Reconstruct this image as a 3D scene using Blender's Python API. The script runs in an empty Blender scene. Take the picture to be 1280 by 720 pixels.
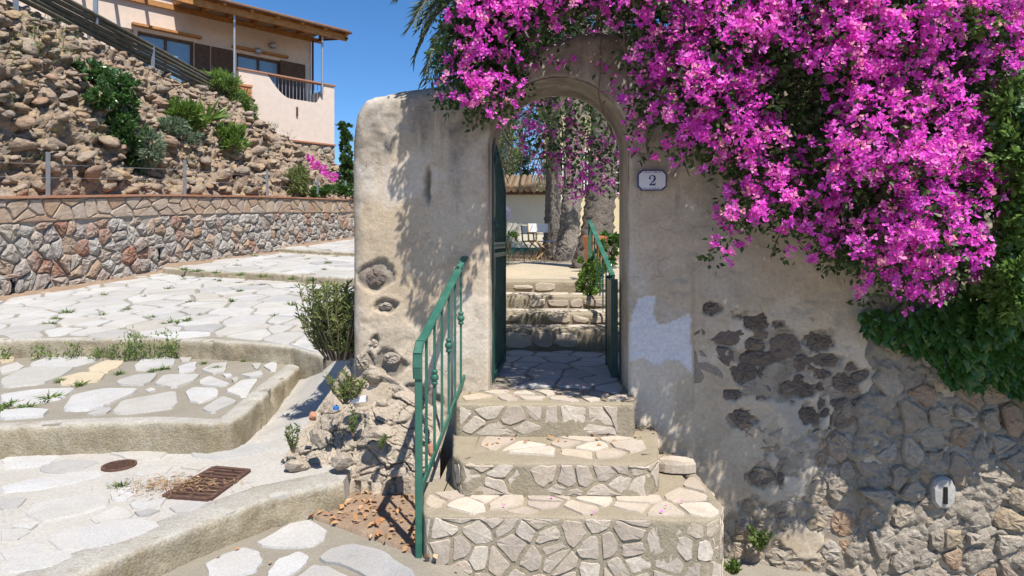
import bpy, bmesh, math, random
import numpy as np
from mathutils import Vector, Matrix

random.seed(7); RNG = np.random.default_rng(7)
scene = bpy.context.scene
COL = scene.collection
R = math.radians

# ------------------------------------------------------------------ camera, sky, sun, exposure
EYE = 1.7            # eye height above the lower pavement
FPX = 800.0          # focal length in pixels of the 1280 px wide photograph
HORIZON = 300.0
YAW = math.atan(50 / FPX)
camd = bpy.data.cameras.new('camera')
camd.sensor_width = 36.0
camd.lens = 36.0 * FPX / 1280.0
camd.shift_y = -(360 - HORIZON) / 1280.0
camd.clip_start = 0.05; camd.clip_end = 2000
cam = bpy.data.objects.new('camera', camd); COL.objects.link(cam)
cam.location = (0, 0, EYE)
cam.rotation_euler = (R(90), 0, YAW)
scene.camera = cam

SUN_EL, SUN_AZ = 60.0, 147.0          # azimuth clockwise from +Y
sun_vec = Vector((math.sin(R(SUN_AZ)) * math.cos(R(SUN_EL)), math.cos(R(SUN_AZ)) * math.cos(R(SUN_EL)), math.sin(R(SUN_EL))))
w = bpy.data.worlds.new('World'); scene.world = w; w.use_nodes = True
nt = w.node_tree
bg = nt.nodes['Background']
sky = nt.nodes.new('ShaderNodeTexSky'); sky.sky_type = 'NISHITA'; sky.sun_disc = False
sky.sun_elevation = R(SUN_EL); sky.sun_rotation = R(SUN_AZ)
sky.air_density = 1.0; sky.dust_density = 0.0; sky.ozone_density = 6.0; sky.altitude = 1500
hs0 = nt.nodes.new('ShaderNodeHueSaturation'); hs0.inputs['Saturation'].default_value = 1.16
nt.links.new(sky.outputs[0], hs0.inputs['Color']); nt.links.new(hs0.outputs[0], bg.inputs[0]); bg.inputs[1].default_value = 0.11
sd = bpy.data.lights.new('sun', 'SUN'); sd.energy = 5.0; sd.angle = R(0.53); sd.color = (1.0, 0.945, 0.87)
so = bpy.data.objects.new('sun', sd); COL.objects.link(so)
so.rotation_euler = (-sun_vec).to_track_quat('-Z', 'Y').to_euler(); so.location = (3, -4, 9)
vs = scene.view_settings
vs.view_transform = 'Standard'; vs.look = 'None'; vs.gamma = 1.0; vs.exposure = 0.62
vs.use_curve_mapping = False
scene.render.engine = 'CYCLES'
scene.cycles.use_denoising = True
scene.cycles.max_bounces = 7; scene.cycles.diffuse_bounces = 4
scene.cycles.transparent_max_bounces = 6

# ------------------------------------------------------------------ photo pixel -> place
FWD = np.array([-math.sin(YAW), math.cos(YAW), 0.0]); RGT = np.array([math.cos(YAW), math.sin(YAW), 0.0]); UP = np.array([0, 0, 1.0])
EYEP = np.array([0, 0, EYE])
def ray(x, y):
    return FWD + (x - 640) / FPX * RGT + (HORIZON - y) / FPX * UP
def C(x, y, D):                       # at camera depth D
    return EYEP + ray(x, y) * D
def at_y(x, y, Y):                    # on a plane of constant world Y
    r = ray(x, y); return EYEP + r * (Y / r[1])
def at_p(x, y, a, b=0.0):             # on ground plane  z - EYE = a + b * depth
    v = (HORIZON - y) / FPX
    return C(x, y, a / (v - b))
def depth(p): return -math.sin(YAW) * p[0] + math.cos(YAW) * p[1]
def cf(xc, D, z=0.0):                 # camera-frame plan position
    return EYEP + xc * RGT + D * FWD + np.array([0, 0, z])

# ------------------------------------------------------------------ noise
def vnoise(p, seed=0):
    p = np.asarray(p, dtype=np.float64)
    i = np.floor(p).astype(np.int64); f = p - i
    u = f * f * (3 - 2 * f)
    def h(a, b, c):
        n = (a * 374761393 + b * 668265263 + c * 2147483647 + seed * 1274126177) & 0x7fffffff
        n = ((n ^ (n >> 13)) * 1274126177) & 0x7fffffff
        n = ((n ^ (n >> 15)) * 1911520717) & 0x7fffffff
        return ((n ^ (n >> 16)) & 0xffff) / 65535.0
    r = 0
    for dx in (0, 1):
        for dy in (0, 1):
            for dz in (0, 1):
                wgt = (u[:, 0] if dx else 1 - u[:, 0]) * (u[:, 1] if dy else 1 - u[:, 1]) * (u[:, 2] if dz else 1 - u[:, 2])
                r = r + wgt * h(i[:, 0] + dx, i[:, 1] + dy, i[:, 2] + dz)
    return r
def fbm(p, sc=1.0, octv=4, seed=0, gain=0.5):
    p = np.asarray(p, dtype=np.float64) * sc; a = 1.0; s = 0; t = 0
    for o in range(octv):
        s = s + a * (vnoise(p + 17.3 * o, seed + o) - 0.5); t += a; a *= gain; p = p * 2.03
    return s / t * 2      # about -1..1

def worley(p, seed=0):
    p = np.asarray(p, float); i0 = np.floor(p).astype(np.int64)
    f1 = np.full(len(p), 9.0); f2 = np.full(len(p), 9.0); cid = np.zeros(len(p))
    def hsh(a, b, c, k):
        n = (a * 73856093 ^ b * 19349663 ^ c * 83492791 ^ (seed * 2654435 + k * 97531)) & 0x7fffffff
        n = ((n ^ (n >> 13)) * 1274126177) & 0x7fffffff; return ((n ^ (n >> 16)) & 0xffff) / 65535.0
    for dx in (-1, 0, 1):
        for dy in (-1, 0, 1):
            for dz in (-1, 0, 1):
                c = i0 + np.array([dx, dy, dz]); q = c + np.stack([hsh(c[:, 0], c[:, 1], c[:, 2], k) for k in (1, 2, 3)], 1)
                d = np.linalg.norm(p - q, axis=1); h4 = hsh(c[:, 0], c[:, 1], c[:, 2], 4)
                nw = d < f1; f2 = np.where(nw, f1, np.minimum(f2, d)); cid = np.where(nw, h4, cid); f1 = np.where(nw, d, f1)
    return f1, f2, cid

# ------------------------------------------------------------------ object helpers
def setp(o, label=None, cat=None, group=None, kind=None):
    if label: o['label'] = label
    if cat: o['category'] = cat
    if group: o['group'] = group
    if kind: o['kind'] = kind
    return o
WLOC = {}
def wloc(o): return WLOC.get(o.name, np.zeros(3)) if o is not None else np.zeros(3)
def mk(name, verts, faces, mat, parent=None, origin=None, smooth=False, rnd=None, attrs=None):
    """one mesh object from world-space verts"""
    verts = np.asarray(verts, dtype=np.float64).reshape(-1, 3)
    if origin is None: origin = wloc(parent)
    origin = np.asarray(origin, dtype=np.float64)
    me = bpy.data.meshes.new(name)
    lv = verts - origin
    if isinstance(faces, np.ndarray):
        k = faces.shape[1]; nf = len(faces)
        me.vertices.add(len(lv)); me.vertices.foreach_set('co', lv.astype(np.float32).ravel())
        me.loops.add(nf * k); me.loops.foreach_set('vertex_index', faces.astype(np.int32).ravel())
        me.polygons.add(nf); me.polygons.foreach_set('loop_start', np.arange(0, nf * k, k, dtype=np.int32))
        me.update(calc_edges=True); me.validate()
    else:
        me.from_pydata([tuple(v) for v in lv], [], [tuple(f) for f in faces]); me.update()
    if smooth: me.polygons.foreach_set('use_smooth', np.ones(len(me.polygons), dtype=bool))
    if rnd is not None:
        at = me.attributes.new('rnd', 'FLOAT', 'POINT'); at.data.foreach_set('value', np.asarray(rnd, dtype=np.float32))
    for an, av in (attrs or {}).items():
        at = me.attributes.new(an, 'FLOAT', 'POINT'); at.data.foreach_set('value', np.asarray(av, dtype=np.float32))
    me.materials.append(mat)
    o = bpy.data.objects.new(name, me); COL.objects.link(o)
    o.location = origin - wloc(parent)
    if parent is not None: o.parent = parent
    WLOC[o.name] = origin
    return o
def empty(name, loc, label=None, cat=None, group=None):
    o = bpy.data.objects.new(name, None); COL.objects.link(o); o.location = loc; o.empty_display_size = 0.2
    WLOC[o.name] = np.asarray(loc, dtype=np.float64)
    return setp(o, label, cat, group)
def inst(src, name, parent, loc, rot=(0, 0, 0), sca=(1, 1, 1)):
    o = bpy.data.objects.new(name, src); COL.objects.link(o)
    if parent is not None: o.parent = parent
    o.location = np.asarray(loc) - wloc(parent); o.rotation_euler = rot; o.scale = sca
    WLOC[o.name] = np.asarray(loc, dtype=np.float64)
    return o

class MB:
    def __init__(s): s.v = []; s.f = []
    def add(s, v, f):
        n = len(s.v); s.v += [tuple(x) for x in v]; s.f += [tuple(i + n for i in q) for q in f]; return s
    def box(s, a, b):
        (x0, y0, z0), (x1, y1, z1) = a, b
        return s.add([(x0,y0,z0),(x1,y0,z0),(x1,y1,z0),(x0,y1,z0),(x0,y0,z1),(x1,y0,z1),(x1,y1,z1),(x0,y1,z1)],
                     [(0,3,2,1),(4,5,6,7),(0,1,5,4),(1,2,6,5),(2,3,7,6),(3,0,4,7)])
    def beam(s, p, q, wd, ht, up=(0, 0, 1), bev=0.0):
        p, q = Vector(p), Vector(q); d = (q - p).normalized(); u = Vector(up)
        if abs(d.dot(u)) > 0.99: u = Vector((0, 1, 0))
        sx = d.cross(u).normalized(); sy = sx.cross(d).normalized()
        if bev > 0:
            b = bev
            pr = [(-wd/2+b,-ht/2),(wd/2-b,-ht/2),(wd/2,-ht/2+b),(wd/2,ht/2-b),(wd/2-b,ht/2),(-wd/2+b,ht/2),(-wd/2,ht/2-b),(-wd/2,-ht/2+b)]
        else: pr = [(-wd/2,-ht/2),(wd/2,-ht/2),(wd/2,ht/2),(-wd/2,ht/2)]
        n = len(pr); v = [c + sx*a + sy*b2 for c in (p, q) for a, b2 in pr]
        f = [tuple(reversed(range(n))), tuple(range(n, 2*n))] + [(i, (i+1) % n, n+(i+1) % n, n+i) for i in range(n)]
        return s.add(v, f)
    def tube(s, pts, rad, n=7, cap=True):
        pts = [Vector(p) for p in pts]; m = len(pts)
        if not hasattr(rad, '__len__'): rad = [rad] * m
        prev = None; vs_ = []
        for i, p in enumerate(pts):
            d = (pts[min(i+1, m-1)] - pts[max(i-1, 0)]).normalized()
            if prev is None: a = d.orthogonal().normalized()
            else: a = (prev - d * prev.dot(d)); a = a.normalized() if a.length > 1e-6 else d.orthogonal().normalized()
            prev = a; b = d.cross(a)
            vs_ += [p + (a*math.cos(2*math.pi*k/n) + b*math.sin(2*math.pi*k/n)) * rad[i] for k in range(n)]
        f = [(i*n+k, i*n+(k+1) % n, (i+1)*n+(k+1) % n, (i+1)*n+k) for i in range(m-1) for k in range(n)]
        if cap: f += [tuple(reversed(range(n))), tuple((m-1)*n+k for k in range(n))]
        return s.add(vs_, f)
    def lathe(s, c, prof, n=16, axis='z'):
        c = Vector(c); m = len(prof)
        vs_ = [c + Vector((r*math.cos(2*math.pi*k/n), r*math.sin(2*math.pi*k/n), z)) for r, z in prof for k in range(n)]
        f = [(i*n+k, i*n+(k+1) % n, (i+1)*n+(k+1) % n, (i+1)*n+k) for i in range(m-1) for k in range(n)]
        f += [tuple(reversed(range(n))), tuple((m-1)*n+k for k in range(n))]
        return s.add(vs_, f)
    def mk(s, name, mat, parent=None, origin=None, smooth=False):
        return mk(name, s.v, s.f, mat, parent, origin, smooth)

# ------------------------------------------------------------------ materials
def nn(nt, typ, loc=None, **kw):
    n = nt.nodes.new(typ)
    for k, v in kw.items(): setattr(n, k, v)
    return n
def new_mat(name, rough=0.85, spec=0.25):
    m = bpy.data.materials.new(name); m.use_nodes = True
    nt = m.node_tree; b = nt.nodes['Principled BSDF']
    b.inputs['Roughness'].default_value = rough
    b.inputs['Specular IOR Level'].default_value = spec
    return m, nt, b
def ramp(nt, fac, cols, interp='LINEAR'):
    r = nn(nt, 'ShaderNodeValToRGB'); cr = r.color_ramp; cr.interpolation = interp
    if len(cols) == 1: cols = [cols[0], cols[0]]
    while len(cr.elements) < len(cols): cr.elements.new(0.5)
    for i, c in enumerate(cols):
        if len(c) == 2: pos, c = c
        else: pos = i / max(1, len(cols) - 1)
        cr.elements[i].position = pos; cr.elements[i].color = (*c, 1)
    nt.links.new(fac, r.inputs[0]); return r.outputs[0]
def noise(nt, scale, detail=4, rough=0.55, vec=None, dist=0.0, stretch=None):
    if vec is None:
        g = nn(nt, 'ShaderNodeNewGeometry'); vec = g.outputs['Position']
    if stretch:
        mp = nn(nt, 'ShaderNodeMapping'); mp.inputs['Scale'].default_value = stretch
        nt.links.new(vec, mp.inputs[0]); vec = mp.outputs[0]
    n = nn(nt, 'ShaderNodeTexNoise'); n.inputs['Scale'].default_value = scale; n.inputs['Detail'].default_value = detail
    n.inputs['Roughness'].default_value = rough; n.inputs['Distortion'].default_value = dist
    nt.links.new(vec, n.inputs['Vector']); return n.outputs['Fac']
def mth(nt, op, a, b=None, clamp=False):
    n = nn(nt, 'ShaderNodeMath', operation=op); n.use_clamp = clamp
    for i, x in enumerate((a, b)):
        if x is None: continue
        if isinstance(x, (int, float)): n.inputs[i].default_value = x
        else: nt.links.new(x, n.inputs[i])
    return n.outputs[0]
def mapr(nt, v, a, b, c, d):
    n = nn(nt, 'ShaderNodeMapRange'); n.inputs[1].default_value = a; n.inputs[2].default_value = b
    n.inputs[3].default_value = c; n.inputs[4].default_value = d
    nt.links.new(v, n.inputs[0]); return n.outputs[0]
def mix(nt, fac, a, b, mode='MIX'):
    n = nn(nt, 'ShaderNodeMix', data_type='RGBA', blend_type=mode)
    for inp, x in ((n.inputs[0], fac), (n.inputs[6], a), (n.inputs[7], b)):
        if isinstance(x, (int, float)): inp.default_value = x
        elif isinstance(x, tuple): inp.default_value = (*x, 1)
        else: nt.links.new(x, inp)
    return n.outputs[2]
def bump(nt, b, h, strength=0.5, dist=0.02):
    n = nn(nt, 'ShaderNodeBump'); n.inputs['Strength'].default_value = strength; n.inputs['Distance'].default_value = dist
    nt.links.new(h, n.inputs['Height']); nt.links.new(n.outputs[0], b.inputs['Normal'])
def rndval(nt):
    oi = nn(nt, 'ShaderNodeObjectInfo'); at = nn(nt, 'ShaderNodeAttribute', attribute_name='rnd')
    return mth(nt, 'FRACT', mth(nt, 'ADD', oi.outputs['Random'], at.outputs['Fac']))
def attr(nt, name):
    return nn(nt, 'ShaderNodeAttribute', attribute_name=name).outputs['Fac']
def grey(v): return (v, v, v)

def rocky(name, cols, scale=5.0, spread=0.3, bmp=0.5, bdist=0.015, rough=0.9, stain=None, stain_amt=0.4, fine=60, stretch=None):
    m, nt, b = new_mat(name, rough, 0.2)
    base = ramp(nt, rndval(nt), cols)
    n1 = noise(nt, scale, 6, 0.6, dist=0.4, stretch=stretch); n2 = noise(nt, fine, 5, 0.65)
    base = mix(nt, 1.0, base, ramp(nt, n1, [grey(1 - spread), grey(1.0), grey(1 + spread)]), 'MULTIPLY')
    base = mix(nt, 1.0, base, ramp(nt, n2, [(0.3, grey(0.78)), (0.7, grey(1.15))]), 'MULTIPLY')
    if stain:
        n3 = noise(nt, scale * 0.55, 5, 0.65, dist=0.8)
        base = mix(nt, mapr(nt, n3, 0.40, 0.74, 0, stain_amt), base, stain)
    nt.links.new(base, b.inputs['Base Color'])
    h = mth(nt, 'ADD', noise(nt, scale * 3, 8, 0.65), mth(nt, 'MULTIPLY', noise(nt, fine, 4, 0.6), 0.25))
    bump(nt, b, h, bmp, bdist)
    return m
def plain(name, c, rough=0.6, var=0.12, scale=20, metal=0.0, spec=0.3, bmp=0.0):
    m, nt, b = new_mat(name, rough, spec)
    n1 = noise(nt, scale, 5, 0.6)
    col = mix(nt, 1.0, ramp(nt, n1, [(0.3, tuple(x * (1 - var) for x in c)), (0.7, tuple(min(1, x * (1 + var)) for x in c))]), grey(1.0), 'MULTIPLY')
    nt.links.new(col, b.inputs['Base Color']); b.inputs['Metallic'].default_value = metal
    if bmp: bump(nt, b, noise(nt, scale * 3, 6, 0.6), bmp, 0.01)
    return m
def leafy(name, cols, trans=0.35, rough=0.45, spec=0.4):
    m, nt, b = new_mat(name, rough, spec)
    col = ramp(nt, rndval(nt), cols)
    nt.links.new(col, b.inputs['Base Color'])
    t = nn(nt, 'ShaderNodeBsdfTranslucent'); nt.links.new(mix(nt, 1.0, col, grey(1.35), 'MULTIPLY'), t.inputs[0])
    ms = nn(nt, 'ShaderNodeMixShader'); ms.inputs[0].default_value = trans
    nt.links.new(b.outputs[0], ms.inputs[1]); nt.links.new(t.outputs[0], ms.inputs[2])
    nt.links.new(ms.outputs[0], nt.nodes['Material Output'].inputs[0])
    return m

M = {}
M['flag'] = rocky('white flagstone', [(0.352, 0.343, 0.326), (0.414, 0.409, 0.400), (0.378, 0.370, 0.352), (0.440, 0.436, 0.422), (0.299, 0.295, 0.290), (0.396, 0.378, 0.343), (0.422, 0.418, 0.409), (0.334, 0.317, 0.282)], 4, .26, .35, .006, .85, stain=(.40,.36,.29), stain_amt=.45, fine=80)
M['flag_tan'] = rocky('tan flagstone', [(.42,.34,.23), (.48,.40,.28)], 4, .15, .35, .006, .88, stain=(.36,.32,.26), fine=80)
M['flag_grey'] = rocky('grey flagstone', [(.36,.35,.32), (.42,.41,.38)], 4, .15, .35, .006, .88, stain=(.30,.27,.22), fine=80)
M['mortar'] = rocky('pavement mortar', [(0.255, 0.230, 0.187)], 3, .25, 1.0, .016, .95, stain=(.21,.19,.14), stain_amt=.6, fine=90)
M['worn'] = rocky('worn pale paving', [(0.391, 0.372, 0.339)], 2.2, .2, .8, .012, .92, stain=(.36,.325,.27), stain_amt=.5, fine=50)
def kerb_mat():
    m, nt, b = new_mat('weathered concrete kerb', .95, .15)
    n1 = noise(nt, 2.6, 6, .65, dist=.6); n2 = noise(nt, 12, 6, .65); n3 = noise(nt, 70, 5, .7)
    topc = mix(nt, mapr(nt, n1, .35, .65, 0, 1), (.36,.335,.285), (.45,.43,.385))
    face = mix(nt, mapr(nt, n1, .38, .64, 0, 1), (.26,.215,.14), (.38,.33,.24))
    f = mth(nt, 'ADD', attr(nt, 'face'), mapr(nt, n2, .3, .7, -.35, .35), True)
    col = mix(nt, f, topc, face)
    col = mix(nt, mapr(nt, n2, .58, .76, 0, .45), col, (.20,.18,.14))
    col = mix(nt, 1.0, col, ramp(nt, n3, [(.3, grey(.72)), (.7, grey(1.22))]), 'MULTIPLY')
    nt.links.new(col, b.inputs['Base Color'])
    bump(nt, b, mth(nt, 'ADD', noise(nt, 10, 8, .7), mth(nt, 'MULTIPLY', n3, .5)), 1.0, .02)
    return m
M['kerb'] = kerb_mat()
M['wallstone'] = rocky('grey wall stone', [(0.252, 0.224, 0.198), (0.343, 0.318, 0.292), (0.292, 0.259, 0.223), (0.373, 0.343, 0.307), (0.323, 0.269, 0.208), (0.263, 0.119, 0.075), (0.333, 0.298, 0.267), (0.323, 0.199, 0.114), (0.272, 0.244, 0.227), (0.364, 0.328, 0.297)], 8, .42, 1.0, .035, .92, stain=(0.505, 0.468, 0.415), stain_amt=.45, fine=50)
M['bandstone'] = rocky('orange facing stone', [(.36,.23,.14), (.39,.30,.22), (.37,.25,.165), (.36,.29,.24), (.42,.33,.24), (.33,.20,.13)], 6, .3, .8, .02, .9, stain=(.40,.345,.285), stain_amt=.55, fine=60)
M['wallmortar'] = rocky('wall mortar', [(.36,.31,.26)], 4, .25, .9, .02, .95, stain=(.27,.24,.20), fine=70)
M['brick'] = rocky('terracotta brick', [(.34,.15,.09), (.40,.19,.11), (.36,.20,.14)], 8, .2, .5, .008, .9, fine=60)
M['hillrock'] = rocky('hill rock', [(0.307, 0.23, 0.163), (0.392, 0.309, 0.229), (0.233, 0.186, 0.145), (0.424, 0.343, 0.264), (0.36, 0.245, 0.158), (0.286, 0.24, 0.194), (0.424, 0.294, 0.167), (0.35, 0.284, 0.22), (0.382, 0.284, 0.194), (0.265, 0.206, 0.158), (0.339, 0.216, 0.141)], 4.5, .5, 1.0, .06, .93, stain=(.15,.13,.11), stain_amt=.6, fine=30)
M['hillbase'] = rocky('hill earth', [(.17,.13,.095)], 3, .45, 1.0, .08, .95, stain=(.16,.13,.10), stain_amt=.6, fine=25)
M['dirt'] = rocky('reddish dirt', [(.27,.19,.13)], 8, .3, 1.0, .02, .97, stain=(.34,.27,.20), fine=90)
M['gravel'] = rocky('straw-coloured gravel', [(.46,.39,.28)], 5, .25, 1.0, .02, .97, stain=(.33,.27,.19), fine=60)
M['stepstone'] = rocky('step facing stone', [(0.424, 0.363, 0.297), (0.509, 0.448, 0.369), (0.371, 0.313, 0.257), (0.541, 0.483, 0.401), (0.392, 0.333, 0.279), (0.466, 0.393, 0.302)], 9, .24, .6, .008, .88, stain=(0.350, 0.289, 0.207), stain_amt=.5, fine=80)
M['stepmortar'] = rocky('step mortar', [(0.292, 0.249, 0.184)], 5, .25, 1.0, .014, .95, stain=(0.276, 0.239, 0.144), stain_amt=.5, fine=90)
M['darkstone'] = rocky('dark exposed stone', [(0.131, 0.109, 0.087), (0.189, 0.152, 0.123), (0.160, 0.131, 0.116), (0.246, 0.196, 0.145)], 12, .35, 1.0, .02, .95, stain=(.22,.18,.14), stain_amt=.4, fine=80)
M['rubble'] = rocky('rubble wall stone', [(0.307, 0.259, 0.207), (0.382, 0.338, 0.279), (0.276, 0.239, 0.198), (0.413, 0.368, 0.306), (0.360, 0.279, 0.180), (0.329, 0.284, 0.230), (0.329, 0.199, 0.117), (0.392, 0.348, 0.297), (0.350, 0.298, 0.234)], 9, .45, 1.0, .025, .93, stain=(0.350, 0.294, 0.225), stain_amt=.9, fine=60)
M['footing'] = rocky('crumbling footing', [(0.445, 0.378, 0.297)], 5, .25, 1.0, .03, .95, stain=(0.307, 0.259, 0.207), stain_amt=.65, fine=60)
def painted(name, c, c2):
    m, nt, b = new_mat(name, .45, .45)
    n1 = noise(nt, 7, 6, .65); n2 = noise(nt, 38, 6, .7)
    col = mix(nt, mapr(nt, n1, .4, .65, 0, .8), c, c2)
    col = mix(nt, mapr(nt, n2, .64, .70, 0, .85), col, (.13,.065,.035))
    col = mix(nt, mapr(nt, noise(nt, 55, 4, .6), .68, .72, 0, .6), col, (.30,.33,.30))
    nt.links.new(col, b.inputs['Base Color']); nt.links.new(mapr(nt, n1, .35, .65, .35, .7), b.inputs['Roughness'])
    bump(nt, b, n2, .35, .004); return m
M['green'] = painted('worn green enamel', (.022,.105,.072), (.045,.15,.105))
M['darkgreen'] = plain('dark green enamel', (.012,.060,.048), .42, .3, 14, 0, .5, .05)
M['steel'] = plain('galvanised steel', (.34,.36,.38), .45, .1, 10, .6)
M['rust'] = plain('rusty cast iron', (.11,.062,.045), .85, .35, 25, .2, .3, .5)
M['black'] = plain('black for hollow shade', (.012,.011,.010), .95, .2)  # flat near-black standing in for the shade inside openings
M['wood'] = plain('stained timber', (.36,.17,.055), .6, .3, 6, 0, .3, .2)
M['reed'] = plain('reed matting', (.33,.17,.07), .85, .35, 18, 0, .2, .5)
M['brownwood'] = plain('brown shutter wood', (.10,.055,.033), .6, .3, 8)
M['log'] = plain('weathered dark pole', (.095,.088,.066), .85, .3, 8, 0, .2, .4)
M['housewall'] = plain('pale pink render', (.60,.50,.42), .92, .06, 5, 0, .15, .25)
M['cream'] = plain('cream render', (.62,.58,.47), .92, .05, 3, 0, .15, .1)
M['glassy'] = plain('window glass', (.16,.26,.36), .08, .05, 2, 0, .9)
M['white'] = plain('white canvas', (.72,.71,.69), .85, .05, 12)
M['chairwood'] = plain('chair timber', (.40,.26,.12), .6, .25, 15)
M['terra'] = plain('terracotta', (.46,.19,.09), .85, .15, 9, 0, .2, .2)
M['enamel'] = plain('white enamel', (.62,.62,.66), .22, .04, 30, 0, .6)
M['blue'] = plain('navy blue enamel', (.015,.018,.10), .25, .1, 30, 0, .6)
M['roof'] = rocky('mossy roof tile', [(.20,.13,.08), (.26,.19,.12), (.16,.14,.08)], 6, .3, .8, .02, .93, stain=(.14,.14,.06), fine=40)
M['bark'] = rocky('vine bark', [(.20,.15,.11)], 14, .3, 1.0, .01, .93, fine=90)
M['palmbark'] = rocky('palm trunk bark', [(.22,.19,.16), (.30,.26,.22), (.17,.145,.12), (.34,.30,.26)], 12, .6, 1.0, .05, .95, fine=60)
M['drystraw'] = leafy('dry straw', [(.34,.22,.12), (.42,.30,.17), (.28,.15,.09)], .15, .9, .1)
M['dryleaf'] = leafy('dry leaf', [(.40,.19,.08), (.46,.28,.13), (.30,.14,.08), (.50,.36,.22)], .15, .8, .2)
M['bract'] = leafy('magenta bract', [(0.55, 0.034, 0.396), (0.748, 0.098, 0.588), (0.682, 0.063, 0.54), (0.86, 0.23, 0.72), (0.528, 0.046, 0.504), (0.814, 0.161, 0.648), (0.726, 0.086, 0.6), (0.86, 0.276, 0.696), (0.814, 0.391, 0.408)], .40, .55, .25)
M['bleaf'] = leafy('bougainvillea leaf', [(.030,.065,.018), (.055,.11,.025), (.04,.085,.02), (.085,.14,.035)], .3)
M['ivy'] = leafy('ivy leaf', [(.030,.085,.018), (.06,.15,.028), (.045,.11,.022), (.09,.19,.035)], .3, .32, .55)
M['shrubd'] = leafy('dark glossy leaf', [(.035,.085,.022), (.06,.13,.035), (.09,.17,.05)], .25, .3, .6)
M['shrubl'] = leafy('light green leaf', [(.11,.19,.03), (.16,.25,.045), (.08,.15,.03)], .35)
M['shrubg'] = leafy('grey green leaf', [(.13,.19,.11), (.18,.24,.15), (.10,.15,.08)], .3, .6)
M['rosemary'] = leafy('olive green leaf', [(.11,.15,.04), (.17,.21,.065), (.24,.26,.10), (.09,.12,.035)], .3, .6)
M['grass'] = leafy('weed blade', [(.075,.14,.03), (.13,.20,.045), (.18,.22,.07)], .3, .6)
M['treeleaf'] = leafy('pale tree leaf', [(.13,.18,.07), (.20,.25,.11), (.10,.14,.05)], .4, .6)
M['palmleaf'] = leafy('palm leaflet', [(.05,.085,.045), (.09,.13,.07), (.07,.10,.06)], .25, .45, .5)
M['deadfrond'] = leafy('dead palm leaflet', [(.22,.18,.12), (.30,.25,.17)], .2, .8)
M['lilac'] = leafy('pale lilac petal', [(.50,.48,.68), (.58,.56,.74)], .4, .7)

# ------------------------------------------------------------------ stone laying helpers
def clip_half(poly, n, c):
    out = []; m = len(poly)
    for i in range(m):
        p, q = poly[i], poly[(i + 1) % m]; dp = p[0]*n[0] + p[1]*n[1] - c; dq = q[0]*n[0] + q[1]*n[1] - c
        if dp <= 0: out.append(p)
        if (dp < 0 < dq) or (dq < 0 < dp):
            t = dp / (dp - dq); out.append((p[0] + t*(q[0]-p[0]), p[1] + t*(q[1]-p[1])))
    return out
def voronoi(pts, rad):
    pts = np.asarray(pts); cells = []
    for i, p in enumerate(pts):
        d = pts - p; dd = (d * d).sum(1); idx = np.argsort(dd)[1:24]
        poly = [(p[0]-rad, p[1]-rad), (p[0]+rad, p[1]-rad), (p[0]+rad, p[1]+rad), (p[0]-rad, p[1]+rad)]
        for j in idx:
            if dd[j] > 4 * rad * rad * 2: break
            mid = (pts[j] + p) / 2; n = pts[j] - p
            poly = clip_half(poly, n, float(mid @ n))
            if len(poly) < 3: break
        cells.append(poly)
    return cells
def inset(poly, g):
    a = sum(poly[i][0]*poly[(i+1) % len(poly)][1] - poly[(i+1) % len(poly)][0]*poly[i][1] for i in range(len(poly)))
    if a < 0: poly = poly[::-1]
    res = list(poly); m = len(poly)
    for i in range(m):
        p, q = poly[i], poly[(i + 1) % m]; e = (q[0]-p[0], q[1]-p[1]); L = math.hypot(*e)
        if L < 1e-6: continue
        n = (e[1] / L, -e[0] / L)
        res = clip_half(res, n, p[0]*n[0] + p[1]*n[1] - g)
        if len(res) < 3: return []
    return res
def area(poly):
    return 0.5 * sum(poly[i][0]*poly[(i+1) % len(poly)][1] - poly[(i+1) % len(poly)][0]*poly[i][1] for i in range(len(poly)))
def chaikin(poly, r=0.22, jit=0.0):
    out = []; m = len(poly)
    for i in range(m):
        p, q = poly[i], poly[(i + 1) % m]
        for t in (r, 1 - r):
            out.append((p[0] + t*(q[0]-p[0]) + random.uniform(-jit, jit), p[1] + t*(q[1]-p[1]) + random.uniform(-jit, jit)))
    return out
def rag(poly, jit, r=.13):
    out = []; c = chaikin(poly, r, jit * .6); m = len(c)
    for i in range(m):
        p, q = c[i], c[(i + 1) % m]; out.append(p)
        if math.hypot(q[0]-p[0], q[1]-p[1]) > jit * 7: out.append(((p[0]+q[0])/2 + random.uniform(-jit, jit), (p[1]+q[1])/2 + random.uniform(-jit, jit)))
    return out
def jgrid(x0, x1, y0, y1, sx, sy, jit=0.38, drop=0.0):
    pts = []; r = 0; y = y0
    while y < y1 + sy:
        x = x0 + (sx / 2 if r % 2 else 0)
        while x < x1 + sx:
            if random.random() >= drop: pts.append((x + random.uniform(-jit, jit) * sx, y + random.uniform(-jit, jit) * sy))
            x += sx
        y += sy; r += 1
    return pts
def inpoly(p, poly):
    x, y = p[0], p[1]; ins = False; m = len(poly); j = m - 1
    for i in range(m):
        if (poly[i][1] > y) != (poly[j][1] > y) and x < (poly[j][0]-poly[i][0]) * (y-poly[i][1]) / (poly[j][1]-poly[i][1]) + poly[i][0]: ins = not ins
        j = i
    return ins
def pull_in(cell, poly):
    cx = sum(p[0] for p in cell) / len(cell); cy = sum(p[1] for p in cell) / len(cell)
    if not inpoly((cx, cy), poly): return []
    out = []
    for p in cell:
        if inpoly(p, poly): out.append(p); continue
        a, b = 0.0, 1.0
        for _ in range(8):
            m = (a + b) / 2
            if inpoly((cx + (p[0]-cx)*m, cy + (p[1]-cy)*m), poly): a = m
            else: b = m
        out.append((cx + (p[0]-cx)*a, cy + (p[1]-cy)*a))
    return out
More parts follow.
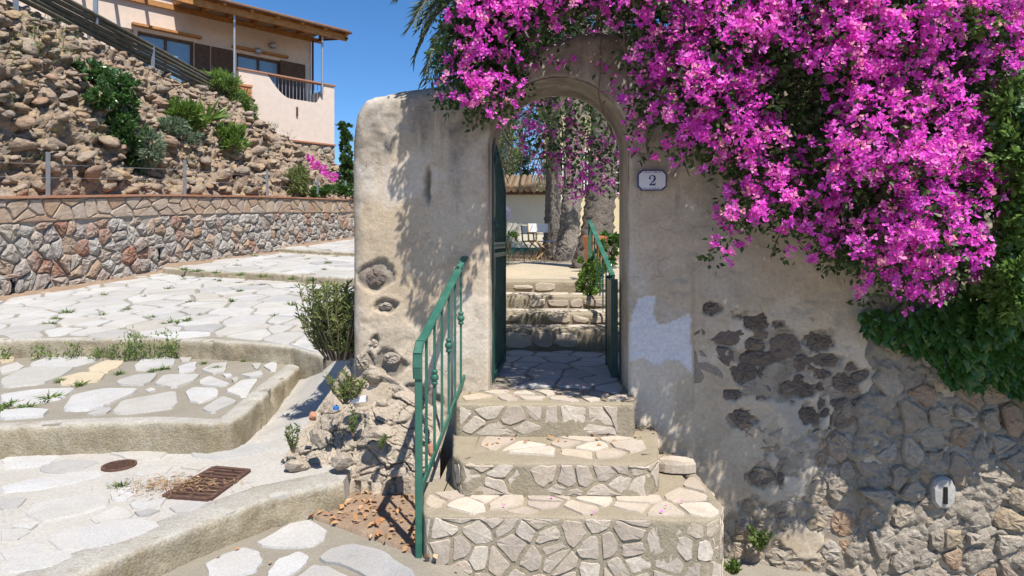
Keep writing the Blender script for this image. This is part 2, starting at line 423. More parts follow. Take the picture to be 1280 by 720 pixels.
def lay(name, outline, mapf, mat, parent, h0, h1, bev=0.12, dome=0.0, rough=0.0, smooth=False):
    """a single stone: outline in (a,b), mapf(a,b,h) -> world"""
    n = len(outline)
    if n < 3: return None
    cx = sum(p[0] for p in outline) / n; cy = sum(p[1] for p in outline) / n
    if area(outline) < 0: outline = outline[::-1]
    def ring(s, h, jh):
        return [mapf(cx + (p[0]-cx)*s, cy + (p[1]-cy)*s, h + random.uniform(-jh, jh)) for p in outline]
    hb = h1 - (h1 - h0) * 0.35
    v = ring(1.0, h0, 0) + ring(1.0, hb, rough * 0.6) + ring(1 - bev, h1, rough)
    if not smooth and rough > .004:          # rough-hewn faces get an extra broken ring
        v = v[:2*n] + ring(1 - bev * .8, h1 - rough * .3, rough * .9) + ring((1 - bev) * .55, h1 + dome * .6, rough * 1.3)
        c = mapf(cx + random.uniform(-.2, .2) * bev, cy, h1 + dome + random.uniform(-rough, rough)); v.append(c)
        f = [(k*n + i, k*n + (i+1) % n, (k+1)*n + (i+1) % n, (k+1)*n + i) for k in (0, 1, 2) for i in range(n)]
        f += [(3*n + i, 3*n + (i+1) % n, 4*n) for i in range(n)]
        return mk(name, v, f, mat, parent, origin=np.mean(np.array(v), axis=0), smooth=False)
    c = mapf(cx + random.uniform(-.2, .2) * bev, cy, h1 + dome + random.uniform(-rough, rough)); v.append(c)
    f = [(k*n + i, k*n + (i+1) % n, (k+1)*n + (i+1) % n, (k+1)*n + i) for k in (0, 1) for i in range(n)]
    f += [(2*n + i, 2*n + (i+1) % n, 3*n) for i in range(n)]
    return mk(name, v, f, mat, parent, origin=np.mean(np.array(v), axis=0), smooth=smooth)

def strip_grid(P, mat, name, parent=None, smooth=True, attrs=None, flip=False, kind=None):
    """grid of points P[r,c,3] -> one sheet"""
    r, c = P.shape[:2]; idx = np.arange(r * c).reshape(r, c)
    q = np.stack([idx[:-1, :-1], idx[:-1, 1:], idx[1:, 1:], idx[1:, :-1]], -1).reshape(-1, 4)
    if flip: q = q[:, ::-1]
    o = mk(name, P.reshape(-1, 3), np.ascontiguousarray(q), mat, parent, smooth=smooth, attrs=attrs)
    if kind: o['kind'] = kind
    return o
def resample(pts, step):
    pts = [np.asarray(p, float) for p in pts]; out = []
    for p, q in zip(pts[:-1], pts[1:]):
        n = max(1, int(np.linalg.norm(q - p) / step))
        out += [p + (q - p) * i / n for i in range(n)]
    out.append(pts[-1]); return np.array(out)

# ------------------------------------------------------------------ the ground and the stepped street
LV = {0: (-1.69, 0.0), 1: (-1.55, 0.008), 2: (-1.42, 0.025), 3: (-1.611, 0.081), 4: (-1.248, 0.06), 5: (-1.30, 0.07)}
def gp(x, y, L): return at_p(x, y, *LV[L])
def gz(xy, L):
    a, b = LV[L]; return EYE + a + b * depth(xy)

g = 400.0
o = mk('ground', [(-g, -g, -1.9), (g, -g, -1.9), (g, g, -1.9), (-g, g, -1.9)], [(0, 1, 2, 3)], M['dirt']); o['kind'] = 'structure'

def level(name, L, pts2d, mat):
    v = [(p[0], p[1], gz(p, L)) for p in pts2d]; n = len(v)
    a = area([(p[0], p[1]) for p in v])
    if a < 0: v = v[::-1]
    low = [(p[0], p[1], -0.6) for p in v]
    f = [tuple(range(n))] + [(i, n + i, n + (i+1) % n, (i+1) % n) for i in range(n)]
    o = mk(name, v + low, f, mat); o['kind'] = 'structure'; return o
def kerb(parent, L, pix, drop, seed, width=0.16, name='kerb', mat=None):
    base = resample([gp(x, y, L) for x, y in pix], 0.025)
    t = np.gradient(base, axis=0); t[:, 2] = 0; t /= np.linalg.norm(t, axis=1)[:, None]
    k = 7; ts = t.copy()
    for i in range(len(t)): ts[i] = t[max(0, i-k):i+k+1].mean(0)
    ts /= np.linalg.norm(ts, axis=1)[:, None]
    nrm = np.stack([ts[:, 1], -ts[:, 0], np.zeros(len(ts))], 1)       # to the right of travel = outward
    prof = [(-width - .04, -.014), (-width, .004), (-.08, .010), (-.015, .011), (.012, .009), (.024, .002), (.030, -.012), (.033, -.03), (.034, -.055), (.035, -.09), (.036, -drop * .75), (.038, -drop), (.042, -drop - .1)]
    P = np.zeros((len(prof), len(base), 3))
    for i, (a, b) in enumerate(prof):
        q = base + nrm * a + np.array([0, 0, b])
        nz = fbm(q, 9, 5, seed); nz2 = fbm(q, 2.2, 3, seed + 5)
        wgt = 1.0 if i > 1 else 0.1
        q = q + nrm * (nz * .018 + nz2 * .02)[:, None] * wgt * (0 if i == 0 else 1)
        q[:, 2] += (nz * .008 + nz2 * .005) * wgt
        # chips and cracks along the edge
        ck = np.abs(fbm(base * np.array([1, 1, 0.2]), 1.7, 3, seed + 9)) < .035
        if 3 <= i <= 11:
            q = q - nrm * (ck * .018)[:, None]; q[:, 2] -= ck * .012 * (i < 7)
            chip = np.clip(fbm(base, 4.5, 3, seed + 21) - .32, 0, 1) * (1 if 3 <= i <= 8 else 0); q = q - nrm * (chip * .07)[:, None]; q[:, 2] -= chip * .05
        P[i] = q
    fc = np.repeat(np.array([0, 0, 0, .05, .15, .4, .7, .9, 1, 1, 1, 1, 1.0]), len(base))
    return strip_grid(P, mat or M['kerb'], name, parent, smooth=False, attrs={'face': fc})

wall_x = lambda D: -7.48 + .2756 * (D - 9.35)          # plan line of the retaining wall (camera frame)
def wl(D, off=0.0):
    p = cf(wall_x(D), D); t = np.array([.2756 * RGT[0] + FWD[0], .2756 * RGT[1] + FWD[1]]); t /= np.linalg.norm(t)
    return np.array([p[0] + t[1] * off, p[1] - t[0] * off])   # off > 0 : towards the street

# lower pavement
mort = M['mortar']
def l0z(x): return .01 + float(np.interp(x, [-.62, -.5, -.2, 1.0, 6.0], [0, -.03, -.20, -.46, -1.2]))
gx_ = np.concatenate([[-6, -3, -1.5], np.linspace(-.7, 1.2, 30), [2, 3, 4, 5, 6]]); gy_ = np.linspace(-4, 5.2, 30)
Pp = np.array([[(x, y, l0z(x)) for x in gx_] for y in gy_])
Pp[..., 2] += fbm(Pp.reshape(-1, 3), 2.5, 3, 19).reshape(Pp.shape[:2]) * .006
p0 = strip_grid(Pp, mort, 'lower_pavement', kind='structure')
def trace(pts, sc, ox, oy): return [(ox + x / sc, oy + y / sc) for x, y in pts]
def traced_slabs(L, lists, parent, mat, h=.012, bev=.07, wob=.004):
    for it in lists:
        pts, m = (it if isinstance(it, tuple) and isinstance(it[1], str) else (it, None))
        w2 = [gp(x, y, L)[:2] for x, y in pts]
        w2 = rag([tuple(q) for q in w2], wob * 1.6, .12)
        tilt = (random.uniform(-.006, .006), random.uniform(-.006, .006)); c = np.mean(np.array(w2), 0)
        f = lambda a, b, hh: (a, b, gz((a, b), L) + hh + tilt[0]*(a-c[0]) + tilt[1]*(b-c[1]))
        lay('flagstone', w2, f, M[m] if m else mat, parent, -.03, h + random.uniform(-.003, .004), bev, .001, .0008, False)
z7 = lambda p: trace(p, 3.765, 200, 600)
z4 = lambda p: trace(p, 2.483, 0, 430)
traced_slabs(0, [z7([(455,300),(520,265),(640,195),(690,188),(790,240),(780,280),(720,318),(600,328),(480,318)]),
    z7([(205,405),(290,360),(400,322),(470,345),(490,390),(450,440),(330,470),(230,480)]),
    z7([(510,440),(550,385),(650,345),(705,370),(690,400),(620,455),(560,480),(505,470)]),
    z7([(750,370),(800,335),(870,315),(920,312),(1050,345),(1110,390),(1200,440),(1210,500),(1000,480),(860,410),(770,395)]),
    z7([(640,470),(720,410),(800,420),(900,470),(860,540),(700,540)]),
    z7([(100,520),(200,490),(330,490),(420,480),(480,500),(400,600),(200,620)]),
    z7([(940,510),(1100,505),(1230,520),(1240,600),(1000,620),(900,580)])], p0, M['flag'], .014, .03)
# small slabs towards and behind the camera
lp = [(-2.6, -2.0), (3.6, -2.0), (3.6, 2.85), (-1.2, 2.85)]
for cell in voronoi(jgrid(-3, 4, -2.2, 3.2, .62, .5, .3), 1.0):
    c = pull_in(inset(cell, .03), lp)
    if len(c) >= 3 and abs(area(c)) > .04: lay('flagstone', chaikin(c, .2, .006), lambda a, b, h: (a, b, l0z(a) + h), M['flag'], p0, -.03, .012, .06, .001, .001, True)

# level 1 : the terrace with the drain
k1 = [(-70, 790), (98, 716), (268, 648), (338, 622), (428, 603)]
poly1 = [gp(x, y, 1) for x, y in k1] + [gp(455, 560, 1), gp(440, 530, 1), gp(-420, 535, 1), gp(-420, 800, 1)]
l1 = level('street_terrace', 1, poly1, M['worn'])
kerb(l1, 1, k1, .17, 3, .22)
traced_slabs(1, [z4(p) for p in [
    [(65,535),(110,495),(270,468),(340,478),(345,505),(250,535),(120,555)],
    [(135,610),(200,580),(400,545),(510,560),(440,600),(280,640),(180,645)],
    [(340,465),(370,448),(430,452),(430,468),(390,490),(350,490)],
    [(390,500),(440,482),(520,480),(500,510),(420,518)], [(520,510),(560,490),(640,495),(600,525),(545,525)],
    [(0,580),(80,572),(100,585),(60,610),(0,615)], [(0,640),(100,615),(160,640),(240,660),(150,700),(0,718)],
    [(0,445),(110,420),(240,400),(310,395),(320,408),(200,440),(60,460),(0,465)], [(0,360),(80,345),(200,350),(150,380),(0,390)],
    [(120,385),(200,360),(320,365),(250,395),(150,405)], [(410,405),(460,385),(540,380),(520,405),(440,420)],
    [(420,525),(470,515),(500,520),(470,535),(425,535)], [(590,340),(700,330),(780,310),(850,312),(800,345),(680,362),(600,355)],
    [(330,425),(400,410),(440,425),(420,445),(350,450)], [(0,480),(90,475),(60,510),(0,520)], [(350,510),(380,505),(420,530),(400,545),(300,560),(270,550)],
    [(60,560),(120,562),(100,580),(40,575)], [(330,340),(420,335),(520,338),(500,360),(400,362)], [(560,385),(600,375),(640,380),(620,395)]]], l1, M['flag'], .009, .05, .012)

# level 2
k2 = [(-340, 552), (-120, 541), (0, 535), (100, 529), (190, 527), (262, 530), (288, 527), (305, 516), (345, 480), (388, 446)]
poly2 = [gp(x, y, 2) for x, y in k2] + [gp(420, 428, 2), gp(-420, 428, 2), gp(-420, 556, 2)]
l2 = level('street_terrace', 2, poly2, mort)
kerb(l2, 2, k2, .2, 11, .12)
W_, T_, G_ = 'flag', 'flag_tan', 'flag_grey'
traced_slabs(2, [(z4(p), m) for p, m in [
    ([(90,65),(150,38),(305,30),(300,55),(235,72),(95,72)], W_), ([(0,115),(80,75),(235,75),(190,105),(130,128),(10,140)], G_),
    ([(55,30),(150,15),(195,22),(120,45),(60,42)], T_), ([(270,80),(330,52),(385,55),(370,75),(330,92),(275,90)], T_),
    ([(345,215),(375,180),(550,147),(553,185),(530,205),(370,222)], W_), ([(0,75),(55,58),(75,72),(60,85),(0,98)], W_),
    ([(415,70),(440,50),(520,38),(548,50),(540,70),(470,85),(420,85)], W_), ([(550,75),(590,62),(612,60),(610,85),(555,95)], W_),
    ([(180,110),(250,92),(330,95),(310,118),(230,132),(185,130)], T_), ([(360,120),(420,100),(490,95),(470,120),(440,133),(365,130)], W_),
    ([(478,130),(510,100),(620,98),(600,120),(540,140)], W_), ([(575,150),(600,138),(670,140),(680,165),(620,187),(585,180)], W_),
    ([(620,115),(650,102),(715,126),(690,135),(620,130)], W_), ([(625,205),(690,165),(740,185),(660,220)], W_),
    ([(700,148),(750,115),(805,110),(770,165),(745,168)], W_), ([(620,85),(660,65),(708,60),(700,88),(665,98)], W_),
    ([(745,100),(815,88),(818,102),(780,108)], W_), ([(780,65),(812,62),(800,82),(788,80)], W_), ([(818,70),(860,52),(858,85),(840,87)], W_),
    ([(190,210),(220,165),(330,142),(430,143),(420,155),(330,195),(270,212)], W_), ([(0,160),(120,144),(240,140),(200,172),(60,195),(0,190)], W_),
    ([(0,212),(90,204),(155,210),(130,230),(0,238)], W_), ([(265,222),(320,203),(343,200),(335,218),(290,225)], W_),
    ([(0,40),(40,32),(45,55),(0,62)], T_), ([(560,40),(575,32),(600,40),(590,55),(562,58)], G_),
    ([(690,98),(715,96),(722,104),(700,108)], W_), ([(722,110),(738,107),(738,120),(724,122)], W_), ([(448,148),(470,140),(485,148),(460,155)], W_),
    ([(-200,80),(-60,70),(-20,100),(-120,130),(-210,125)], W_), ([(-200,150),(-20,150),(-15,190),(-120,215),(-220,200)], W_), ([(-300,60),(-120,45),(-20,45),(-30,62),(-180,70)], T_)]], l2, M['flag'], .016, .03, .006)

# upper levels, laid with irregular slabs
def paved(L, pix, sx, sy, gap, seed, area_min, band=0.22, drop=.17, kn=11):
    random.seed(seed)
    front, rest = pix
    pl = [gp(x, y, L) for x, y in front] + rest
    o = level('street_terrace', L, pl, mort)
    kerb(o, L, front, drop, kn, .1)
    P2 = [(p[0], p[1]) for p in pl]
    xs = [p[0] for p in P2]; ys = [p[1] for p in P2]
    fr = [gp(x, y, L)[:2] for x, y in front]
    def near_front(c):
        return min(math.hypot(c[0]-q[0], c[1]-q[1]) for q in resample([np.array([*p]) for p in fr], .1)) < band
    for cell in voronoi(jgrid(min(xs), max(xs), min(ys), max(ys), sx, sy, .47, .16), max(sx, sy) * 1.5):
        c = pull_in(inset(cell, gap * random.uniform(.6, 1.5)), P2)
        if len(c) < 3 or abs(area(c)) < area_min: continue
        m_ = (sum(p[0] for p in c) / len(c), sum(p[1] for p in c) / len(c))
        px = 640 + 800 * (m_[0] * RGT[0] + m_[1] * RGT[1]) / depth(m_)
        if near_front(m_) or px < -160: continue
        tl = (random.uniform(-.008, .008), random.uniform(-.008, .008))
        lay('flagstone', rag(c, .014, .12), lambda a, b, h: (a, b, gz((a, b), L) + h + tl[0]*(a-m_[0]) + tl[1]*(b-m_[1])), M['flag'], o, -.03, .014 + random.uniform(-.005, .006), .035, .001, .0008, False)
    return o
W2 = lambda D, off=-.15: tuple(wl(D, off))
l3 = paved(3, ([(-330, 434), (-120, 428), (0, 425), (120, 424), (230, 425), (310, 429), (370, 435), (408, 447)],
      [gp(470, 447, 3)[:2], gp(475, 330, 3)[:2], W2(14.2), W2(12), W2(9.5), W2(7.2)]), .38, .42, .017, 5, .015, .14, .19, 21)
l4 = paved(4, ([(205, 335), (240, 338), (340, 342), (440, 348), (475, 350)], [gp(478, 308, 4)[:2], W2(17.5), W2(14), W2(12.4)]), .42, .52, .013, 6, .02, .12, .14, 25)
l5 = paved(5, ([(338, 310), (380, 313), (440, 316), (480, 318)], [gp(490, 302, 5)[:2], W2(24), W2(18), W2(15.3)]), .5, .6, .02, 8, .05, .12, .11, 29)

# sloping concrete gutter beside level 2 and the crumbling footing of the arch wall
def px_grid(corners, nu, nv, amp, sc, seed):
    (a, b, c, d) = corners          # each (x, y, D): bottom-left, bottom-right, top-right, top-left
    U, V = np.meshgrid(np.linspace(0, 1, nu), np.linspace(0, 1, nv))
    q = (1-U)[..., None]*(1-V)[..., None]*np.array(a) + U[..., None]*(1-V)[..., None]*np.array(b) + U[..., None]*V[..., None]*np.array(c) + (1-U)[..., None]*V[..., None]*np.array(d)
    P = np.array([[C(*q[i, j]) for j in range(nu)] for i in range(nv)])
    nz = fbm(P.reshape(-1, 3), sc, 5, seed).reshape(nv, nu)
    P[..., 2] += nz * amp; P[..., 1] -= np.abs(nz) * amp * .5
    return P
Pg = px_grid([(296, 566, 4.57), (420, 566, 4.40), (462, 438, 5.3), (392, 446, 7.0)], 40, 50, .03, 4, 31); Pg[0, :, 2] -= .1; Pg[1, :, 2] -= .03
strip_grid(Pg, M['worn'], 'gutter', kind='structure')

# ------------------------------------------------------------------ retaining wall on the left
cop_pts = [(5.0, .27), (9.35, .631), (12.18, .868), (15.0, 1.03), (19.0, 1.21), (21.5, 1.30)]
base_pts = [(5.0, -1.25), (9.35, -.90), (10.55, -.80), (12.05, -.66), (12.7, -.55), (14.3, -.40), (15.9, -.26), (18.35, -.06), (21.5, .08)]
cz = lambda D: float(np.interp(D, *zip(*cop_pts))) + EYE
bz = lambda D: float(np.interp(D, *zip(*base_pts))) + EYE
D0, D1 = 6.8, 21.5
rw = empty('retaining_wall', (*wl(9.0), bz(9.0)), 'long grey rubble retaining wall with orange stone band and thin brick coping', 'wall')
# mortar body
Ds = np.linspace(D0, D1, 240); hs = np.linspace(0, 1, 22)
P = np.zeros((22, 240, 3))
for j, D in enumerate(Ds):
    for i, h in enumerate(hs):
        p = wl(D, 0.0); P[i, j] = (p[0], p[1], bz(D) - .15 + h * (cz(D) - .02 - bz(D) + .15))
nz = fbm(P.reshape(-1, 3), 6, 4, 41).reshape(22, 240)
nrm = np.array([wl(9, 1.0)[0] - wl(9, 0)[0], wl(9, 1.0)[1] - wl(9, 0)[1]])
P[..., 0] += nrm[0] * nz * .02; P[..., 1] += nrm[1] * nz * .02
strip_grid(P, M['wallmortar'], 'mortar', rw, flip=False)
b = MB()
for j in range(0, 239, 6):
    k = min(239, j + 6)
    A, B2, A2, B3 = wl(Ds[j], -.02), wl(Ds[k], -.02), wl(Ds[j], -.45), wl(Ds[k], -.45)
    b.add([(*A, cz(Ds[j]) - .02), (*B2, cz(Ds[k]) - .02), (*B3, cz(Ds[k]) - .02), (*A2, cz(Ds[j]) - .02), (*A2, bz(Ds[j])), (*B3, bz(Ds[k]))], [(0, 1, 2, 3), (3, 2, 5, 4)])
b.mk('backfill', M['wallmortar'], rw)
SL = math.hypot(1, .2756)
slots = [(14, 358), (197, 318), (343, 293)]
def slotpos(x, y):
    D = 10.057 / (.2756 + (640 - x) / 800); return D, (HORIZON - y) / FPX * D + EYE
sp = [slotpos(*s) for s in slots]
random.seed(21)
def wmap(a, b, h):           # a along (depth units * SL), b = height above base
    D = a / SL; p = wl(D, h); return (p[0], p[1], bz(D) + b)
lowh = lambda D: cz(D) - .40 - bz(D)
npx = 0
pts = []
D = D0
for cell in voronoi(jgrid(D0 * SL, D1 * SL, -.1, 1.25, .25, .19, .46, .13), .5):
    c = inset(cell, random.uniform(.004, .013))
    if len(c) < 3: continue
    m_ = np.mean(np.array(c), 0); Dm = m_[0] / SL
    if not (D0 + .3 < Dm < D1 - .3): continue
    c = [(q[0], min(q[1], lowh(Dm) - .012)) for q in c]
    if abs(area(c)) < .006 or m_[1] > lowh(Dm): continue
    if any(abs(Dm - s[0]) < .10 and abs(bz(Dm) + m_[1] - s[1]) < .13 for s in sp): continue
    pr = random.uniform(.02, .07)
    lay('stone', rag(c, .014), wmap, M['wallstone'], rw, -.04, pr, .22, .012, .014)
for D, z in sp:          # narrow weep holes, their shade put in as black boxes, framed by stones
    a0 = D * SL; h = z - bz(D)
    b = MB(); q = [wmap(a0 + da, h + db, .028) for da, db in ((-.032, -.1), (.032, -.1), (.032, .1), (-.032, .1))]
    q2 = [wmap(a0 + da, h + db, -.05) for da, db in ((-.032, -.1), (.032, -.1), (.032, .1), (-.032, .1))]
    b.add(q + q2, [(0, 1, 2, 3), (0, 4, 5, 1), (1, 5, 6, 2), (2, 6, 7, 3), (3, 7, 4, 0)]); b.mk('weep_hole', M['black'], rw)
    for s in (-1, 1):
        lay('stone', chaikin([(a0 + s*.04, h - .12), (a0 + s*.15, h - .1), (a0 + s*.16, h + .1), (a0 + s*.04, h + .12)], .2, .01), wmap, M['wallstone'], rw, -.04, .07, .25, .01, .01)
    lay('stone', chaikin([(a0 - .14, h + .13), (a0 + .14, h + .13), (a0 + .13, h + .19), (a0 - .13, h + .19)], .2, .008), wmap, M['wallstone'], rw, -.04, .08, .25, .01, .01)
# orange band of flush facing stones
def bmap(a, b, h):
    D = a / SL; p = wl(D, h); return (p[0], p[1], cz(D) - .40 + b)
for cell in voronoi(jgrid(D0 * SL, D1 * SL, .06, .3, .30, .21, .46, .12), .5):
    c = inset(cell, .010)
    if len(c) < 3: continue
    c = [(q[0], min(max(q[1], .012), .355)) for q in c]
    m_ = np.mean(np.array(c), 0)
    if abs(area(c)) < .012 or not (D0 + .3 < m_[0] / SL < D1 - .3): continue
    lay('facing_stone', rag(c, .006, .08), bmap, M['bandstone'], rw, -.03, random.uniform(.028, .042), .1, .004, .004)
# coping bricks
a = D0 * SL
while a < D1 * SL - .4:
    L_ = .30
    b = MB(); v = []
    for aa in (a + .004, a + L_ - .004):
        Dd = aa / SL; zz = cz(Dd) + random.uniform(-.002, .002)
        for off, dz in ((.065, -.03), (.065, .005), (-.42, .012), (-.42, -.03)):
            p = wl(Dd, off); v.append((p[0], p[1], zz + dz))
    b.add(v, [(0, 1, 2, 3), (7, 6, 5, 4), (0, 4, 5, 1), (1, 5, 6, 2), (2, 6, 7, 3), (3, 7, 4, 0)])
    b.mk('coping_brick', M['brick'], rw, origin=np.mean(np.array(v), 0)); a += L_
# dirt strip along its foot
P = np.zeros((6, 120, 3))
for j, D in enumerate(np.linspace(7.2, 20, 120)):
    for i, off in enumerate((.0, .06, .12, .2, .3, .42)):
        p = wl(D, off); L = 3 if D < 12.2 else (4 if D < 15.6 else 5)
        P[i, j] = (*p, gz(p, L) + .045 * (1 - i / 5) ** 2 - (.02 if i == 5 else 0) + .006)
P[..., 2] += np.clip(fbm(P.reshape(-1, 3), 3, 4, 44), -.6, 1).reshape(6, 120) * .015
strip_grid(P, M['dirt'], 'dirt_verge', kind='structure')

# cable fence standing on the coping
fe = empty('cable_fence', (*wl(10, -.2), cz(10)), 'thin steel posts and cables standing on the brick coping of the rubble wall', 'fence')
posts = []
for x, yt in ((-140, 176), (60, 190), (231, 200), (334, 212), (397, 222), (432, 226)):
    lo, hi = 6.0, 22.0
    for _ in range(40):
        m_ = (lo + hi) / 2; p = wl(m_, -.2); px = 640 + 800 * (p @ RGT[:2]) / depth(p)
        if px < x: lo = m_
        else: hi = m_
    D = lo; p = wl(D, -.2); zt = EYE + (HORIZON - yt) / 800 * depth(p)
    b = MB(); b.beam((*p, cz(D) - .03), (*p, zt), .045, .045); b.beam((*p, cz(D) + .005), (*p, cz(D) + .018), .1, .1)
    b.mk('post', M['steel'], fe, origin=(*p, cz(D))); posts.append((p, cz(D), zt))
for fr in (.42, .72):
    b = MB(); b.tube([(*p, z0 + (z1 - z0) * fr) for p, z0, z1 in posts], .004, 5); b.mk('cable', M['steel'], fe)

# ------------------------------------------------------------------ rocky hillside behind it
def topB(D):      # line of the crest: along the pole edging, then along the foot of the terrace
    if D < 22.4: return np.array([-9.35, D, 4.45])
    t = (D - 22.4) / 2.6; return np.array([-9.5 + 2.6 * t, 22.4 + 2.5 * t, 4.3 - 1.6 * t])
NU, NV = 330, 120
H = np.zeros((NV, NU, 3))
for j, s in enumerate(np.linspace(0, 1, NU)):
    DA = 6.5 + s * 15.5; DB = 6.0 + s * 19.2
    pa = wl(DA, -.40); za = cz(DA) - .12
    bb = topB(DB); pb = cf(bb[0], bb[1], bb[2])
    for i, t in enumerate(np.linspace(0, 1, NV)):
        zt = t ** .82 if DB < 21 else t
        H[i, j, :2] = pa + (pb[:2] - pa) * (t * .25 + .75 * t ** 1.35 if DB < 21 else t); H[i, j, 2] = za + (pb[2] - za) * zt
flat = H.reshape(-1, 3)
dU = np.gradient(H, axis=1); dV = np.gradient(H, axis=0); N0 = np.cross(dU, dV); N0 /= np.linalg.norm(N0, axis=2)[..., None]
if N0[..., 0].mean() < 0: N0 = -N0
nz = fbm(flat, .9, 5, 51).reshape(NV, NU)
tilt = np.array(Matrix.Rotation(R(-24), 3, 'Y') @ Matrix.Rotation(R(14), 3, 'X'))
wf = flat + np.stack([fbm(flat, 2.5, 3, 401 + k) for k in range(3)], 1) * .22
wf = wf @ tilt.T
big1, big2, bc = worley(wf * np.array([1.1, 1.1, 2.4]), 21); a1, a2, ac = worley(wf * np.array([3.0, 3.0, 6.5]), 22); c1, c2, cc = worley(wf * np.array([7, 7, 13]), 23)
disp = (bc - .5) * .24 + (ac - .5) * .18 + (cc - .5) * .09 - .16 * np.clip(1 - (a2 - a1) / .14, 0, 1) - .06 * np.clip(1 - (c2 - c1) / .16, 0, 1)
edge = np.minimum(1, np.minimum(np.linspace(0, 1, NV), 1 - np.linspace(0, 1, NV)) * 9)[:, None]
H = H + N0 * ((disp.reshape(NV, NU) + nz * .35) * edge)[..., None]
hill_rnd = (ac * .6 + bc * .25 + cc * .15) * 1.0
hill = strip_grid(H, M['hillrock'], 'hillside', smooth=False, kind='structure', attrs={'rnd': hill_rnd})
dU = np.gradient(H, axis=1); dV = np.gradient(H, axis=0)
NH = N0.copy(); NHx = np.cross(dU, dV); 
def rock_mesh(seed, flatness=.55, longness=1.5):
    r = np.random.default_rng(seed)
    bm = bmesh.new(); bmesh.ops.create_icosphere(bm, subdivisions=2, radius=1.0)
    pl = r.normal(size=(9, 3)); pl /= np.linalg.norm(pl, axis=1)[:, None]; dist = r.uniform(.42, .8, 9)
    for v in bm.verts:
        d = np.array(v.co); d /= np.linalg.norm(d); k = pl @ d
        rr = min([1.05] + [dist[i] / k[i] for i in range(9) if k[i] > .2]); rr *= 1 + r.uniform(-.05, .05)
        v.co = Vector(d * rr * np.array([longness, 1.0, flatness]))
    me = bpy.data.meshes.new('rock'); bm.to_mesh(me); bm.free(); me.materials.append(M['hillrock']); return me
ROCKS = [rock_mesh(100 + i, random.uniform(.42, .8), random.uniform(1.0, 1.6)) for i in range(14)]
random.seed(33)
cand = []
for _ in range(2600):
    i = random.randrange(1, NV - 1); j = random.randrange(1, NU - 1)
    p = H[i, j] + (H[i, j+1] - H[i, j]) * random.random() + (H[i+1, j] - H[i, j]) * random.random(); cand.append((p, NH[i, j], i, j))
def rock_rot(n, strata=.62):
    # flat side follows tilted strata dipping towards the street
    zax = Vector(n) * (1 - strata) + Vector((-.22, -.25, 1.0)) * strata
    zax += Vector((random.uniform(-.5, .5), random.uniform(-.5, .5), 0)); zax.normalize()
    q = zax.to_track_quat('Z', 'Y'); return (q.to_matrix().to_4x4() @ Matrix.Rotation(random.uniform(-.7, .7), 4, 'Z')).to_euler()
vis = []
for p, n, i, j in cand:
    d = depth(p); x = 640 + 800 * (p @ RGT) / d; y = HORIZON - 800 * (p[2] - EYE) / d
    if -40 < x < 440 and -40 < y < 250: vis.append((p, n, d))
placed = []
for p, n, d in sorted(vis, key=lambda t: random.random()):
    r = (random.choice([.08, .10, .12, .15, .18, .22]) if d > 12.5 else random.choice([.09, .12, .15, .18, .23])) * (1.15 if d > 15 else 1.0)
    if any((p[0]-q[0])**2 + (p[1]-q[1])**2 + (p[2]-q[2])**2 < (.62 * (r + rq)) ** 2 for q, rq in placed): continue
    placed.append((p, r))
    if len(placed) <= 300:
        e = inst(random.choice(ROCKS), 'rock', hill, p - np.array(n) * r * .05, rock_rot(n), (r, r, r))
# rest of the stones, too small to pick apart
bv, bf, br = [], [], []; off = 0
RV = [np.array([v.co for v in me.vertices]) for me in ROCKS]; RF = [np.array([p.vertices[:] for p in me.polygons]) for me in ROCKS]
rest = placed[300:]
for _ in range(3200):
    p, n, i, j = random.choice(cand); k = random.randrange(14); r = random.uniform(.04, .13)
    if len(rest): pass
    q = p + np.array([random.uniform(-.12, .12), random.uniform(-.12, .12), random.uniform(-.1, .1)])
    q = H[i, j] + (H[i, min(NU-1, j+1)] - H[i, j]) * random.uniform(-.8, .8) + (H[min(NV-1, i+1), j] - H[i, j]) * random.uniform(-.8, .8) + np.array(n) * r * .2
    mt = np.array(rock_rot(n).to_matrix()) * r
    bv.append(RV[k] @ mt.T + q); bf.append(RF[k] + off); off += len(RV[k]); br.append(np.full(len(RV[k]), random.random()))
for p, r in rest:
    k = random.randrange(14); mt = np.array(rock_rot((0.6, -.5, .5)).to_matrix()) * r
    bv.append(RV[k] @ mt.T + p); bf.append(RF[k] + off); off += len(RV[k]); br.append(np.full(len(RV[k]), random.random()))
o = mk('small_rocks', np.concatenate(bv), np.concatenate(bf), M['hillrock'], hill, rnd=np.concatenate(br)); o['kind'] = 'stuff'
# plateau behind the crest
pl = [cf(-9.45, 5), cf(-9.75, 22.2), cf(-11.2, 24.2), cf(-8.6, 27.0), cf(-6, 34), cf(-6, 90), cf(-90, 90), cf(-90, 5)]
o = mk('upper_ground', [(p[0], p[1], EYE + (3.0 if i in (3, 4, 5) else 4.3)) for i, p in enumerate(pl)], [tuple(range(8))], M['hillbase']); o['kind'] = 'structure'

# pole edging along the crest
lg = empty('pole_edging', cf(-9.3, 16, 4.4), 'stack of long dark weathered poles edging the crest above the rocky slope', 'edging')
for k in range(5):
    b = MB(); pts = [cf(-9.22 + .02 * k + .03 * math.sin(d * .7 + k), d, 4.52 + .10 * k - .012 * (d - 12) * (0.0)) for d in np.linspace(5.5, 22.6, 14)]
    b.tube(pts, [.052 + .004 * math.sin(i * 1.7 + k) for i in range(14)], 9); b.mk('pole', M['log'], lg, smooth=True)
for x, y0, y1 in ((191, 96, 58), (120, 30, -30), (20, 30, -40)):
    D = -9.12 * 800 / (x - 640); b = MB(); p = C(x, y0, D); q = C(x, y1, D); b.beam(p, q, .07, .05); b.mk('stake', M['steel'], lg)

